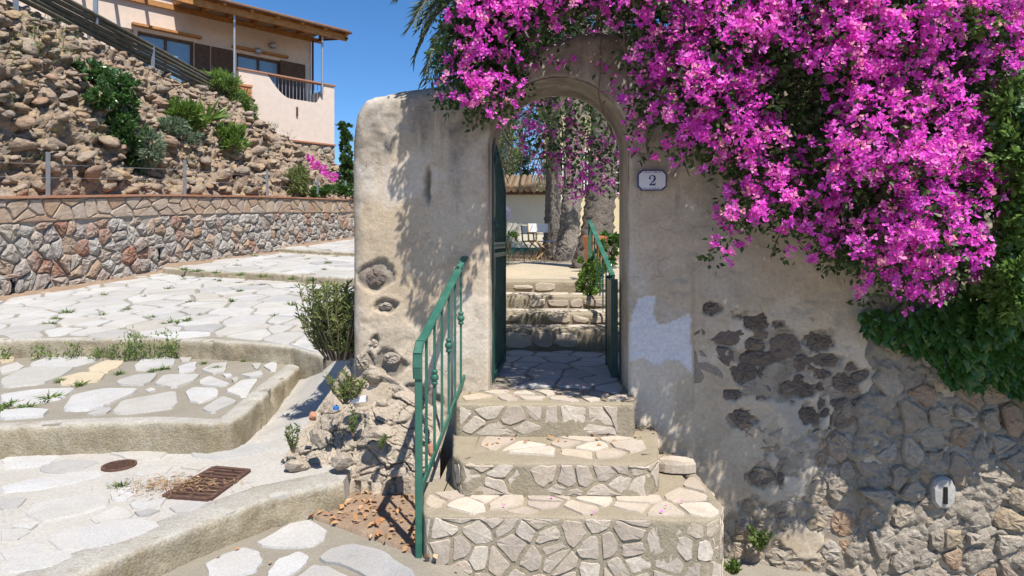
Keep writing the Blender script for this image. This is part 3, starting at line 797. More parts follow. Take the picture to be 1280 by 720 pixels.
# ------------------------------------------------------------------ arch wall
YW = 4.45; TH = .58
AX0, AX1 = at_y(612, 400, YW)[0], at_y(785, 400, YW)[0]
ACX = (AX0 + AX1) / 2; AR = (AX1 - AX0) / 2
ASP = at_y(698, 97, YW)[2] - AR              # springing height
WX0, WX1 = at_y(437, 300, YW)[0], 4.6
def pw(x, y): p = at_y(x, y, YW); return (p[0], p[2])

def plaster_mat():
    m, nt, b = new_mat('old lime plaster', .93, .15)
    g = nn(nt, 'ShaderNodeNewGeometry'); sx = nn(nt, 'ShaderNodeSeparateXYZ'); nt.links.new(g.outputs['Position'], sx.inputs[0])
    big = noise(nt, 1.1, 6, .6, dist=.6); mid = noise(nt, 4.5, 6, .65, dist=.5); fine = noise(nt, 45, 6, .7)
    strk = noise(nt, 3.0, 5, .6, stretch=(2.2, 2.2, .35))
    col = mix(nt, mapr(nt, big, .38, .62, 0, 1), (.455,.365,.255), (.575,.495,.385))
    col = mix(nt, mapr(nt, mid, .46, .66, 0, .8), col, (.395,.32,.23))
    # grey weathering that thickens towards the wall head
    hz = mth(nt, 'ADD', mapr(nt, sx.outputs['Z'], 1.7, 2.7, -.3, .85), mapr(nt, strk, .35, .65, -.45, .45))
    col = mix(nt, mapr(nt, hz, .1, .6, 0, .9), col, mix(nt, mapr(nt, mid, .4, .6, 0, 1), (.22,.19,.15), (.36,.315,.255)))
    lich = noise(nt, 26, 5, .75)
    lf = mth(nt, 'MULTIPLY', mapr(nt, lich, .58, .68, 0, 1), mapr(nt, hz, .2, .7, 0, .8))
    col = mix(nt, lf, col, (.13,.12,.10))
    pale = noise(nt, 1.9, 4, .55, dist=.9)
    col = mix(nt, mapr(nt, pale, .5, .66, 0, .7), col, (.585,.53,.45))
    col = mix(nt, attr(nt, 'grey_coat'), col, mix(nt, mapr(nt, mid, .4, .62, 0, 1), (.35,.315,.265), (.45,.41,.35)))
    col = mix(nt, attr(nt, 'white_coat'), col, (.62,.62,.65))
    col = mix(nt, attr(nt, 'bare'), col, mix(nt, mapr(nt, mid, .4, .6, 0, 1), (.20,.165,.125), (.33,.285,.225)))
    col = mix(nt, 1.0, col, ramp(nt, fine, [(.3, grey(.82)), (.7, grey(1.12))]), 'MULTIPLY')
    # hairline cracks
    vo = nn(nt, 'ShaderNodeTexVoronoi', feature='DISTANCE_TO_EDGE'); vo.inputs['Scale'].default_value = 1.7
    wv = nn(nt, 'ShaderNodeVectorMath', operation='ADD'); nt.links.new(g.outputs['Position'], wv.inputs[0])
    nv = nn(nt, 'ShaderNodeTexNoise'); nv.inputs['Scale'].default_value = 3; nv.inputs['Detail'].default_value = 5; nt.links.new(g.outputs['Position'], nv.inputs['Vector'])
    sc2 = nn(nt, 'ShaderNodeVectorMath', operation='SCALE'); nt.links.new(nv.outputs['Color'], sc2.inputs[0]); sc2.inputs['Scale'].default_value = .5
    nt.links.new(sc2.outputs[0], wv.inputs[1]); nt.links.new(wv.outputs[0], vo.inputs['Vector'])
    crk = mth(nt, 'MULTIPLY', mapr(nt, vo.outputs['Distance'], 0, .006, 1, 0), mapr(nt, noise(nt, 1.4, 3), .56, .6, 0, .55))
    col = mix(nt, crk, col, (.13,.11,.09))
    nt.links.new(col, b.inputs['Base Color'])
    h = mth(nt, 'SUBTRACT', mth(nt, 'ADD', mth(nt, 'MULTIPLY', noise(nt, 9, 8, .62), 1.0), mth(nt, 'MULTIPLY', fine, .3)), mth(nt, 'MULTIPLY', crk, .6))
    bump(nt, b, h, .55, .018)
    return m
M['plaster'] = plaster_mat()

aw = empty('arch_wall', (ACX, YW, .5), 'old plastered garden wall pierced by a round arched gateway', 'wall')
STEP = .0135
xs = np.concatenate([np.linspace(WX0, AX0, int((AX0 - WX0) / STEP)), np.linspace(AX0, AX1, int((AX1 - AX0) / STEP))[1:], np.linspace(AX1, 2.95, int((2.95 - AX1) / STEP))[1:]])
zs = np.linspace(-.85, 3.25, int(4.1 / STEP))
def wall_top(x):
    return np.interp(x, [WX0, WX0 + .04, WX0 + .12, WX0 + .3, -.62, -.35, .2, 2.0, 5], [2.42, 2.60, 2.70, 2.74, 2.82, 3.0, 3.15, 3.2, 3.2])
X, Z = np.meshgrid(xs, zs)
base3 = np.stack([X, np.zeros_like(X), Z], -1).reshape(-1, 3)
tp = wall_top(X) + (fbm(base3, 3, 4, 61).reshape(X.shape) * .03)
Z = np.minimum(Z, tp)
# snap to the arch line
dx, dz = X - ACX, Z - ASP
rr = np.hypot(dx, dz); up = dz > 0
sel = up & (np.abs(rr - AR) < STEP * .62)
X = np.where(sel, ACX + dx / np.maximum(rr, 1e-6) * AR, X); Z = np.where(sel, ASP + dz / np.maximum(rr, 1e-6) * AR, Z)
inside = ((np.abs(X - ACX) < AR - STEP * .3) & (Z <= ASP)) | ((Z > ASP) & (np.hypot(X - ACX, Z - ASP) < AR - STEP * .3))
P3 = np.stack([X, np.zeros_like(X), Z], -1).reshape(-1, 3)
lowf = fbm(P3, .9, 3, 62); midf = fbm(P3, 3.5, 4, 63); finef = fbm(P3, 16, 4, 64)
Yd = -(lowf * .022 + midf * .009 + finef * .0035)
Xf, Zf = X.ravel(), Z.ravel()
# rounded left corner and head
e = np.clip((Xf - WX0) / .12, 0, 1); Yd += .12 * (1 - np.sqrt(np.clip(1 - (1 - e) ** 2, 0, 1)))
e = np.clip((tp.ravel() - Zf) / .10, 0, 1); Yd += .10 * (1 - np.sqrt(np.clip(1 - (1 - e) ** 2, 0, 1)))
# rounded arris round the opening
da = np.where(Zf > ASP, np.hypot(Xf - ACX, Zf - ASP) - AR, np.abs(Xf - ACX) - AR)
e = np.clip(da / .03, 0, 1); Yd += .022 * (1 - np.sqrt(np.clip(1 - (1 - e) ** 2, 0, 1)))
# slightly proud pier right of the arch, its edge fading out above
px_edge = pw(867, 400)[0]
Yd -= .035 * np.clip((px_edge - Xf) / .012, 0, 1) * (Xf > ACX) * np.clip((1.62 - Zf) / .5, 0, 1)
pn = P3 * np.array([1, 1, 1.0]); wob = fbm(pn, 5, 4, 65) * .03
bare = np.zeros(len(Xf)); white = np.zeros(len(Xf)); gcoat = np.zeros(len(Xf))
def blob(cx, cy, wpx, hpx, soft=.25, seed=0, edge=.6):
    x, z = pw(cx, cy); sx_ = wpx / 2 / 178; sz_ = hpx / 2 / 178
    near = (np.abs(Xf - x) < sx_ * 2.5 + .05) & (np.abs(Zf - z) < sz_ * 2.5 + .05)
    d = np.full(len(Xf), 9.0); Pn = P3[near]
    n = fbm(Pn + seed * 3.1, 9, 4, 70 + seed); wx_ = fbm(Pn + seed, 16, 3, 170 + seed) * .022; wz_ = fbm(Pn + seed, 16, 3, 270 + seed) * .016
    d[near] = np.hypot((Xf[near] + wx_ - x) / sx_, (Zf[near] + wz_ - z) / sz_) + n * edge
    return np.clip((1.05 - d) / soft, 0, 1)
def zz(x, y): return 760 + x / 1.894, 340 + y / 1.894
dark = [(245,85,34,26),(355,118,62,36),(405,125,20,12),(283,158,38,27),(348,172,44,27),(417,175,68,62),(357,205,82,34),(325,237,62,44),(500,167,56,34),(505,208,92,30),
        (450,275,72,38),(453,250,22,16),(505,272,14,22),(513,243,32,16),(560,265,50,36),(473,342,50,38),(315,345,46,30),(365,485,60,36),(410,490,14,30),(297,290,32,20),(455,215,26,36)]
for i, (a, b_, c, d) in enumerate(dark):
    m_ = blob(*zz(a, b_), c * 1.18 / 1.894, d * 1.22 / 1.894, .10, i, .9); bare = np.maximum(bare, m_)
for k, (x, y, a, b_) in enumerate([(468, 345, 44, 42), (481, 382, 28, 16), (456, 462, 30, 40), (485, 455, 40, 34), (470, 425, 10, 18), (452, 118, 26, 14), (520, 500, 60, 40)]):
    bare = np.maximum(bare, blob(x, y, a, b_, .12, 30 + k, .6))
ero = np.maximum.reduce([blob(980, 455, 210, 200, .9, 45, .35), blob(1010, 590, 150, 230, .9, 46, .35), blob(940, 690, 130, 120, .9, 47, .35)])
en = fbm(P3, 7.5, 5, 145, .6); ero = np.clip((ero * .85 + en * 1.0 - .62) / .07, 0, 1)
shallow = ero * (1 - bare)
# lower right: plaster has fallen away
for k, (x, y, a, b_) in enumerate([(935, 690, 90, 110), (1050, 600, 70, 190), (1060, 500, 40, 120), (960, 720, 160, 60)]):
    bare = np.maximum(bare, blob(x, y, a, b_, .14, 40 + k, .8))
Xg = np.maximum(blob(985, 470, 75, 150, .35, 50, .8), blob(1010, 540, 70, 60, .4, 51, .8)); gcoat = np.maximum(gcoat, Xg * .85)
gcoat = np.maximum(gcoat, .5 * blob(905, 330, 170, 260, .9, 55, .5)); gcoat = np.maximum(gcoat, .7 * blob(520, 530, 110, 110, .5, 56, .6))
wp = [pw(*q) for q in [(787,400),(797,371),(820,371),(817,392),(822,405),(838,402),(862,393),(865,468),(848,450),(835,447),(820,457),(803,445),(785,452)]]
n = fbm(P3, 14, 4, 68) * .012
ins = np.array([inpoly((x + a_, z + b2), wp) if .5 < x < 1.1 and .6 < z < 1.5 else False for x, z, a_, b2 in zip(Xf, Zf, n, np.roll(n, 999))])
white = ins * .92
white = np.maximum(white, .45 * blob(617, 440, 12, 90, .4, 58, .5))
Yd += bare * (.024 + .012 * fbm(P3, 9, 4, 66)) - (gcoat > .3) * .004 + white * .0025
# a dark vertical hollow where an iron was set in the pillar
hol = blob(536, 232, 9, 52, .4, 60, .25); Yd += hol * .045; bare = np.maximum(bare, hol)
Yd += shallow * (1 - bare) * (.012 + .008 * fbm(P3, 13, 4, 67)); bare = np.maximum(bare, shallow * .8)
# successive plaster coats flaking off in ragged sheets
c1_ = fbm(P3 + 5.0, 1.5, 6, 181, .55); c2_ = fbm(P3 + 9.0, 2.6, 6, 183, .6)
k1_ = np.clip((c1_ - .06) / .02, 0, 1); k2_ = np.clip((c2_ - .22) / .025, 0, 1)
Yd += -.004 * k1_ + .006 * k2_ * (1 - bare)
gcoat = np.clip(gcoat + .12 * k1_ + .10 * k2_, 0, .95)
verts = np.stack([Xf, YW + Yd, Zf], 1)
R_, C_ = X.shape; idx = np.arange(R_ * C_).reshape(R_, C_)
q = np.stack([idx[:-1, :-1], idx[:-1, 1:], idx[1:, 1:], idx[1:, :-1]], -1).reshape(-1, 4)
ctr = P3[q].mean(1)
cin = np.where(ctr[:, 2] > ASP, np.hypot(ctr[:, 0] - ACX, ctr[:, 2] - ASP) < AR, np.abs(ctr[:, 0] - ACX) < AR)
degen = (np.ptp(P3[q][:, :, 2], axis=1) < 1e-4)
q = q[~cin & ~degen]
o = mk('plaster_face', verts, np.ascontiguousarray(q), M['plaster'], aw, smooth=True, attrs={'bare': bare, 'white_coat': white, 'grey_coat': gcoat})
# soffit and jambs
path = [(AX0, z) for z in np.linspace(-.05, ASP, 60)] + [(ACX - AR * math.cos(t), ASP + AR * math.sin(t)) for t in np.linspace(0, math.pi, 70)[1:-1]] + [(AX1, z) for z in np.linspace(ASP, -.05, 60)]
ys = [-.004, .008, .022, .06, .12, .2, .3, .42, .52, TH]
P = np.zeros((len(ys), len(path), 3))
for i, y in enumerate(ys):
    for j, (x, z) in enumerate(path): P[i, j] = (x, YW + y, z)
off = fbm(P.reshape(-1, 3), 4, 4, 71).reshape(len(ys), len(path)) * .008
nx = np.array([(x - ACX) / AR if z > ASP else np.sign(x - ACX) for x, z in path]); nzv = np.array([(z - ASP) / AR if z > ASP else 0 for x, z in path])
for i in range(len(ys)):
    k = .0 if i < 3 else 1.0
    P[i, :, 0] += nx * (off[i] * k + .004); P[i, :, 2] += nzv * (off[i] * k + .004)
P[0, :, 1] = YW + .018
zz_ = np.zeros(len(ys) * len(path))
strip_grid(P, M['plaster'], 'jamb_and_soffit', aw, attrs={'bare': zz_, 'white_coat': zz_, 'grey_coat': zz_})
# back, head and return of the wall
b = MB()
seg = 40
pts = [(ACX - AR * math.cos(t), ASP + AR * math.sin(t)) for t in np.linspace(0, math.pi, seg)]
for (xa, za), (xb, zb) in zip(pts[:-1], pts[1:]):
    b.add([(xa, YW + TH, za), (xa, YW + TH, 3.1), (xb, YW + TH, 3.1), (xb, YW + TH, zb)], [(0, 1, 2, 3)])
b.add([(WX0, YW + TH, -.05), (WX0, YW + TH, 2.6), (AX0, YW + TH, 3.1), (AX0, YW + TH, -.05)], [(0, 1, 2, 3)])
b.add([(AX1, YW + TH, -.05), (AX1, YW + TH, 3.1), (WX1, YW + TH, 3.1), (WX1, YW + TH, -.05)], [(0, 1, 2, 3)])
hx = np.linspace(WX0, WX1, 60)
for xa, xb in zip(hx[:-1], hx[1:]):
    b.add([(xa, YW + .09, wall_top(xa) - .012), (xb, YW + .09, wall_top(xb) - .012), (xb, YW + TH, wall_top(xb) - .1), (xa, YW + TH, wall_top(xa) - .1)], [(0, 1, 2, 3)])
b.add([(WX0 + .004, YW + .1, -.05), (WX0 + .004, YW + .1, 2.46), (WX0 + .004, YW + 6, 2.6), (WX0 + .004, YW + 6, -.05)], [(0, 3, 2, 1)])
b.add([(WX0 + .45, YW + TH, -.05), (WX0 + .45, YW + TH, 2.62), (WX0 + .45, YW + 6, 2.6), (WX0 + .45, YW + 6, -.05)], [(0, 1, 2, 3)])
b.add([(WX0 + .004, YW + .1, 2.46), (WX0 + .45, YW + TH, 2.62), (WX0 + .45, YW + 6, 2.6), (WX0 + .004, YW + 6, 2.6)], [(0, 1, 2, 3)])
b.mk('back', M['cream'], aw)
# exposed dark stones inside the bare patches
random.seed(44)
def wallmap(a, b_, h): return (a, YW - h, b_)
for (a, b_, c, d) in dark:
    x, z = pw(*zz(a, b_)); wd, hd = c / 1.894 / 178, d / 1.894 / 178
    k = 7; ol = [(x + math.cos(t) * wd * .5 * random.uniform(.75, 1.05), z + math.sin(t) * hd * .5 * random.uniform(.75, 1.05)) for t in np.linspace(0, 2 * math.pi, k, endpoint=False)]
    lay('exposed_stone', rag([(x + (a_ - x) * 1.35, z + (b2 - z) * 1.4) for a_, b2 in ol], .006), wallmap, M['darkstone'], aw, -.08, -.008 + random.uniform(-.006, .006), .2, .004, .007)
for (x, y, wpx, hpx, mt) in [(468, 347, 30, 28, 'darkstone'), (481, 383, 20, 11, 'rubble'), (452, 452, 20, 28, 'rubble'), (470, 470, 26, 24, 'rubble'), (490, 448, 26, 18, 'rubble'), (466, 430, 14, 14, 'footing'),
        (1052, 560, 32, 40, 'rubble'), (1047, 610, 30, 34, 'rubble'), (1055, 655, 34, 38, 'rubble'), (1040, 690, 32, 30, 'rubble'), (930, 660, 30, 24, 'rubble'), (935, 695, 40, 30, 'rubble'), (915, 640, 20, 20, 'rubble'),
        (1062, 515, 22, 34, 'rubble'), (990, 655, 38, 26, 'rubble'), (985, 700, 46, 34, 'rubble'), (1020, 655, 28, 20, 'rubble'), (960, 640, 24, 20, 'rubble'), (905, 680, 24, 40, 'rubble')]:
    x, z = pw(x, y); wd, hd = wpx / 178, hpx / 178
    ol = [(x + math.cos(t) * wd * .5 * random.uniform(.8, 1.08), z + math.sin(t) * hd * .5 * random.uniform(.8, 1.08)) for t in np.linspace(.2, 2 * math.pi + .2, 8, endpoint=False)]
    lay('exposed_stone', rag(ol, .008), wallmap, M[mt], aw, -.07, .0 + random.uniform(-.016, .012), .2, .006, .008)

for cell in voronoi(jgrid(pw(905, 0)[0], pw(1066, 0)[0], -.55, pw(0, 385)[1], .13, .095, .45, .1), .3):
    c = inset(cell, random.uniform(.004, .012))
    if len(c) < 3 or abs(area(c)) < .002: continue
    m_ = np.mean(np.array(c), 0); low = m_[1] < .45
    if not low and math.hypot((m_[0] - pw(985, 455)[0]) / .6, (m_[1] - pw(985, 455)[1]) / .6) > 1: continue
    lay('exposed_stone', rag(c, .006), wallmap, M['rubble' if low or random.random() < .25 else 'darkstone'], aw, -.08, -.013 + random.uniform(-.008, .007), .2, .003, .005)

# ------------------------------------------------------------------ bare rubble wall adjoining on the right
RX0 = pw(1072, 500)[0]
rb = empty('rubble_wall', (3.0, YW, 0), 'rough bare rubble wall below the ivy right of the plastered wall', 'wall')
xs2 = np.linspace(RX0, WX1, 230); zs2 = np.linspace(-1.1, 3.0, 330)
X2, Z2 = np.meshgrid(xs2, zs2)
wob_ = np.interp(Z2, [-1.1, -.4, 0, .3, .6, .85, 1.1, 1.4, 1.8, 3], [.05, -.06, .04, -.05, .02, .09, .02, .07, .12, .1]) + .03 * np.sin(Z2 * 19)
X2 = X2 + wob_ * np.clip(1 - (X2 - RX0) / .5, 0, 1)
Q = np.stack([X2, np.zeros_like(X2), Z2], -1).reshape(-1, 3)
n1 = fbm(Q, 5.5, 5, 81); n2 = fbm(Q, 2.0, 3, 82); n3 = fbm(Q, 18, 4, 83)
Qw = Q + np.stack([fbm(Q, 5, 3, 301 + k) for k in range(3)], 1) * .05
w1, w2, wc = worley(Qw * np.array([6.5, 1, 8.5]), 12); w3, w4, wc2 = worley(Qw * np.array([17, 1, 21]), 13)
yy = YW - .030 - n1 * .02 - n2 * .025 - n3 * .012 - (wc - .5) * .034 - (wc2 - .5) * .022 + .016 * np.clip(1 - (w2 - w1) / .14, 0, 1)
e = np.clip((X2.ravel() - wob_.ravel() - RX0) / .10, 0, 1); yy += .045 * (1 - np.sqrt(np.clip(1 - (1 - e) ** 2, 0, 1)))
Q[:, 1] = yy
M['rubblemortar'] = rocky('rubble mortar', [(.34,.295,.235)], 5, .35, 1.0, .03, .95, stain=(.24,.21,.17), stain_amt=.6, fine=45)
strip_grid(Q.reshape(330, 230, 3), M['rubblemortar'], 'mortar', rb, smooth=False)
random.seed(45)
def rbmap(a, b_, h): return (a, YW - .052 - h, b_)
for cell in voronoi(jgrid(RX0 + .05, 3.5, -.95, 1.3, .17, .135, .44, .1), .3):
    c = inset(cell, random.uniform(.008, .028))
    if len(c) < 3: continue
    m_ = np.mean(np.array(c), 0)
    if abs(area(c)) < .002 or m_[0] > 3.45 or m_[0] < RX0 + .06: continue
    up_ = max(0, (m_[1] - .35) / .9)
    if random.random() < up_ * .75: continue
    lay('stone', rag(c, .009), rbmap, M['rubble'], rb, -.05, random.uniform(-.022, .008), .16, .004, .0055)
x, z = pw(1172, 612)
lay('stone', chaikin([(x - .07, z - .1), (x + .07, z - .1), (x + .075, z + .08), (x, z + .12), (x - .075, z + .08)], .22, .003), rbmap, M['flag_grey'], rb, -.03, .03, .15, .004, .002)
b = MB(); b.box((x - .012, YW - .092, z - .06), (x + .012, YW - .07, z + .05)); b.mk('weep_hole', M['black'], rb)  # black block painted in for the shade of the slot

# ------------------------------------------------------------------ steps up to the gateway
random.seed(46)
zA, zB, zC = EYE - 1.45, EYE - 1.264, EYE - 1.058
def footprint(pix, z, wallY=YW + .2):
    return [tuple(at_p(x, y, z - EYE)[:2]) for x, y in pix]
stp = empty('entrance_steps', (ACX, 3.6, 0), 'three stone-faced mortared steps climbing to the arched gateway', 'steps')
def step_block(name, pixfront, z, z0, mat, backY):
    fr = footprint(pixfront, z)
    fr = [tuple(p) for p in resample([np.array(p) for p in fr], .03)]
    n = len(fr)
    t = np.gradient(np.array(fr), axis=0); t /= np.linalg.norm(t, axis=1)[:, None]; nr = np.stack([t[:, 1], -t[:, 0]], 1)
    for i in range(n): nr[i] = nr[max(0, i-3):i+4].mean(0)
    prof = [(-.10, -.004), (-.02, 0), (-.006, -.003), (.0, -.010), (.001, -.03), (.002, -(z - z0) * .5), (.006, -(z - z0)), (.006, -(z - z0) - .08)]
    P = np.zeros((len(prof) + 1, n, 3))
    for i, (a, dz) in enumerate(prof):
        q = np.array(fr) + nr * a; q3 = np.concatenate([q, np.full((n, 1), z + dz)], 1)
        f_ = fbm(q3, 7, 4, 91) * .012; q3[:, :2] += nr * f_[:, None]; q3[:, 2] += fbm(q3, 6, 3, 92) * .004; P[i + 1] = q3
    P[0] = P[1]; P[0, :, 1] = np.maximum(P[1, :, 1] + .01, backY); P[0, :, 0] = P[1, :, 0]; P[0, :, 2] = z - .004
    strip_grid(P, mat, name, stp)
    return fr
fA = step_block('lower_step', [(528, 603), (529, 640), (534, 645), (640, 645), (780, 647), (880, 650), (899, 645), (904, 632), (870, 590), (858, 572)], zA, -.6, M['stepmortar'], YW + .1)
fB = step_block('middle_step', [(566, 540), (567, 568), (578, 578), (700, 579), (808, 580), (822, 572), (823, 545), (815, 530)], zB, zA, M['stepmortar'], YW + .1)
fC = step_block('upper_step', [(570, 480), (571, 505), (640, 505), (792, 505), (794, 480)], zC, zB, M['stepmortar'], YW + .1)
# fill under A between its left flank and the footing, tread stones and riser stones
def tread_stones(pix, z, sx, sy, gap, n_='tread_stone', mat='stepstone'):
    pl = footprint(pix, z); xs_ = [p[0] for p in pl]; ys_ = [p[1] for p in pl]
    for cell in voronoi(jgrid(min(xs_), max(xs_), min(ys_), max(ys_), sx, sy, .4, .05), .5):
        c = pull_in(inset(cell, gap * random.uniform(.5, 1.6)), pl)
        if len(c) < 3 or abs(area(c)) < .003: continue
        lay(n_, rag(c, .006, .1), lambda a, b_, h: (a, b_, z + h), M[mat], stp, -.03, .005 + random.uniform(-.002, .004), .04, .001, .0008, False)
def riser_stones(line, z0, z1, sx, sz, gap, drop=.05, mind=.0):
    L = resample([np.array(p) for p in line], .02); s = np.concatenate([[0], np.cumsum(np.linalg.norm(np.diff(L, axis=0), axis=1))])
    t = np.gradient(L, axis=0); t /= np.linalg.norm(t, axis=1)[:, None]; nr = np.stack([t[:, 1], -t[:, 0]], 1)
    for i in range(len(nr)): nr[i] = nr[max(0, i-6):i+7].mean(0)
    def f(a, b_, h):
        p = [np.interp(a, s, L[:, k]) + np.interp(a, s, nr[:, k]) * h for k in (0, 1)]; return (p[0], p[1], b_)
    for cell in voronoi(jgrid(0, s[-1], z0, z1, sx, sz, .48, .12), .4):
        c = inset(cell, gap * random.uniform(.5, 1.7))
        if len(c) < 3: continue
        c = [(min(max(q_[0], .02), s[-1] - .02), min(max(q_[1], z0 + .008), z1 - .012)) for q_ in c]
        if abs(area(c)) < .0016: continue
        lay('riser_stone', rag(c, .006, .1), f, M['stepstone'], stp, -.03, random.uniform(.002, .010), .07, .001, .0022)
tread_stones([(530, 612), (532, 643.6), (640, 644.2), (780, 646.2), (880, 649), (898, 644), (902, 632), (862, 590), (840, 618)], zA, .21, .15, .010)
tread_stones([(572, 546), (573, 575), (700, 578.2), (808, 579.2), (821, 571.5), (821, 545)], zB, .22, .17, .011)
tread_stones([(576, 488), (577, 504.3), (640, 504.3), (784, 504.3), (784, 488)], zC, .2, .16, .02)
fr = lambda pix, z: footprint(pix, z)
riser_stones(fr([(529, 640), (534, 645), (640, 645), (780, 647), (880, 650), (899, 645), (904, 632), (870, 590)], zA), -.5, zA, .125, .10, .007)
riser_stones(fr([(567, 568), (578, 578), (700, 579), (808, 580), (822, 572), (823, 545)], zB), zA, zB, .13, .11, .008)
riser_stones(fr([(571, 505), (640, 505), (776, 505)], zC), zB, zC, .14, .17, .008)
# loose flat stone lying on the lower step
p = at_p(845, 590, zA - EYE)
ol = [(p[0] + x * .12, p[1] + y * .055) for x, y in [(-1, -.1), (-.8, .8), (.1, 1.0), (.9, .6), (1.05, -.3), (.6, -1), (-.5, -.9)]]
o = lay('loose_stone', chaikin(ol, .2, .004), lambda a, b_, h: (a, b_ , zA + h), M['stepstone'], None, .008, .085, .16, .004, .006)
setp(o, 'loose flat pale stone lying on the right end of the lower step', 'stone')

# passage floor and the garden stair beyond the arch
zP = zC - .006
pas = mk('passage_floor', [(AX0 - .02, YW - .05, zP), (AX1 + .02, YW - .05, zP), (AX1 + .02, YW + TH, zP), (1.3, YW + TH, zP), (1.3, 6.3, zP), (-1.0, 6.3, zP), (-1.0, YW + TH, zP), (AX0 - .02, YW + TH, zP)], [tuple(range(8))], M['mortar']); pas['kind'] = 'structure'
pl = [(AX0 + .02, YW - .02), (AX1 - .02, YW - .02), (AX1 - .02, YW + TH), (.9, YW + TH), (.9, 6.15), (-.8, 6.15), (-.8, YW + TH), (AX0 + .02, YW + TH)]
for cell in voronoi(jgrid(-.8, .9, YW, 6.2, .27, .24, .4, .08), .5):
    c = pull_in(inset(cell, random.uniform(.006, .016)), pl)
    if len(c) < 3 or abs(area(c)) < .006: continue
    lay('flagstone', rag(c, .006, .1), lambda a, b_, h: (a, b_, zP + h), M['flag'], pas, -.03, .008 + random.uniform(-.002, .004), .04, .001, .0008, False)
gs = empty('garden_steps', (ACX, 6.3, zP), 'four shaded stone garden steps behind the arch leading up to gravel', 'steps')
tops = [(6.18, EYE - .857), (6.50, EYE - .735), (6.88, EYE - .595), (7.25, EYE - .46)]
prev = zP
for k, (yy_, z) in enumerate(tops):
    nx_ = tops[k + 1][0] + .15 if k < 3 else 7.6
    xa, xb = -1.05, 1.15
    xr = np.linspace(xa, xb, 60)
    prof = [(nx_ - yy_, 0), (.05, .0), (.012, -.006), (0, -.025), (.004, -.06), (.008, -(z - prev) - .03)]
    P = np.zeros((len(prof), 60, 3))
    for i, (dy, dz) in enumerate(prof):
        P[i, :, 0] = xr; P[i, :, 1] = yy_ + dy; P[i, :, 2] = z + dz
        nz = fbm(P[i] + k * 7, 4, 4, 95); P[i, :, 1] += nz * .02 * (i > 0); P[i, :, 2] += nz * .006
    st = strip_grid(P, M['stepmortar'], 'step', gs)
    x = xa + .02
    for rowz in ((prev + .012, z - .012),):
        while x < xb - .1:
            wd = random.uniform(.14, .34); x1 = min(x + wd, xb)
            ol = [(x + .01, rowz[0] + random.uniform(0, .03)), (x1 - .01, rowz[0] + random.uniform(0, .03)), (x1 - .012, rowz[1] - random.uniform(.005, .04)), (x + .012, rowz[1] - random.uniform(.005, .04))]
            if random.random() < .8: lay('riser_stone', chaikin(ol, .2, .006), lambda a, b_, h: (a, yy_ - h, b_), M['stepstone'], gs, -.03, random.uniform(.008, .02), .12, .004, .004)
            x = x1
    for cell in voronoi(jgrid(xa, xb, yy_ + .05, nx_, .3, .2, .35), .5):
        c = pull_in(inset(cell, .012), [(xa, yy_ + .03), (xb, yy_ + .03), (xb, nx_ - .16), (xa, nx_ - .16)])
        if len(c) < 3 or abs(area(c)) < .008: continue
        lay('tread_stone', chaikin(c, .2, .004), lambda a, b_, h: (a, b_, z + h), M['stepstone'], gs, -.03, .008, .08, .002, .001, True)
    prev = z
zG = EYE - .465
cg = mk('garden_ground', [(-1.0, 7.5, zG), (9, 7.5, zG), (40, 34, zG), (-9, 34, zG), (-5.2, 20, zG), (-1.0, 10.5, zG)], [tuple(range(6))], M['gravel']); cg['kind'] = 'structure'
b = MB(); b.box((1.15, YW + TH + .01, -.1), (6, 7.52, zG - .001)); b.box((-1.0, YW + TH + .01, -.1), (-1.05 + .0, 7.52, zG - .002))
o = b.mk('garden_bank', M['gravel']); o['kind'] = 'structure'

# footing of crumbling masonry at the foot of the pillar
NF = 130
U, V = np.meshgrid(np.linspace(0, 1, NF), np.linspace(0, 1, NF))
px = 350 + U * 200
ytop = np.interp(px, [350, 380, 410, 438, 460, 500, 550], [578, 535, 492, 447, 452, 478, 515]); ybot = 592 + 22 * U
py = ybot + (ytop - ybot) * V
Dt = np.interp(px, [350, 400, 440, 462, 550], [4.36, 4.72, 4.80, 4.52, 4.50]); Db = np.interp(px, [350, 400, 440, 550], [4.34, 4.26, 4.22, 4.16])
Dp = Db + (Dt - Db) * (V ** 1.25)
Pm = np.array([[C(px[i, j], py[i, j], Dp[i, j]) for j in range(NF)] for i in range(NF)])
f_ = Pm.reshape(-1, 3) + np.stack([fbm(Pm.reshape(-1, 3), 6, 3, 201 + k) for k in range(3)], 1) * .06
w1, w2, wc = worley(f_ * np.array([6, 6, 8.0]), 5); w3, w4, wc2 = worley(f_ * np.array([15, 15, 18.0]), 6)
nz = (wc - .4) * .05 + (wc2 - .5) * .016 - .028 * np.clip(1 - (w2 - w1) / .07, 0, 1) - .012 * np.clip(1 - (w4 - w3) / .10, 0, 1) + fbm(f_, 18, 4, 98) * .012
nz = nz.reshape(NF, NF) * np.clip(np.minimum(U, 1 - U) * 10, 0, 1) * np.clip((1 - V) * 8, .15, 1)
cav = np.clip(1.1 - np.hypot((px - 458) / 44, (py - 492) / 22), 0, 1); nz -= cav * .16
Pm[..., 1] -= nz * .9; Pm[..., 2] += nz * .3
Pm[0, :, 2] = -.05
o = strip_grid(Pm, M['footing'], 'crumbled_footing', smooth=False)
setp(o, 'crumbling grey masonry footing at the base of the left pillar', 'footing')
random.seed(48)
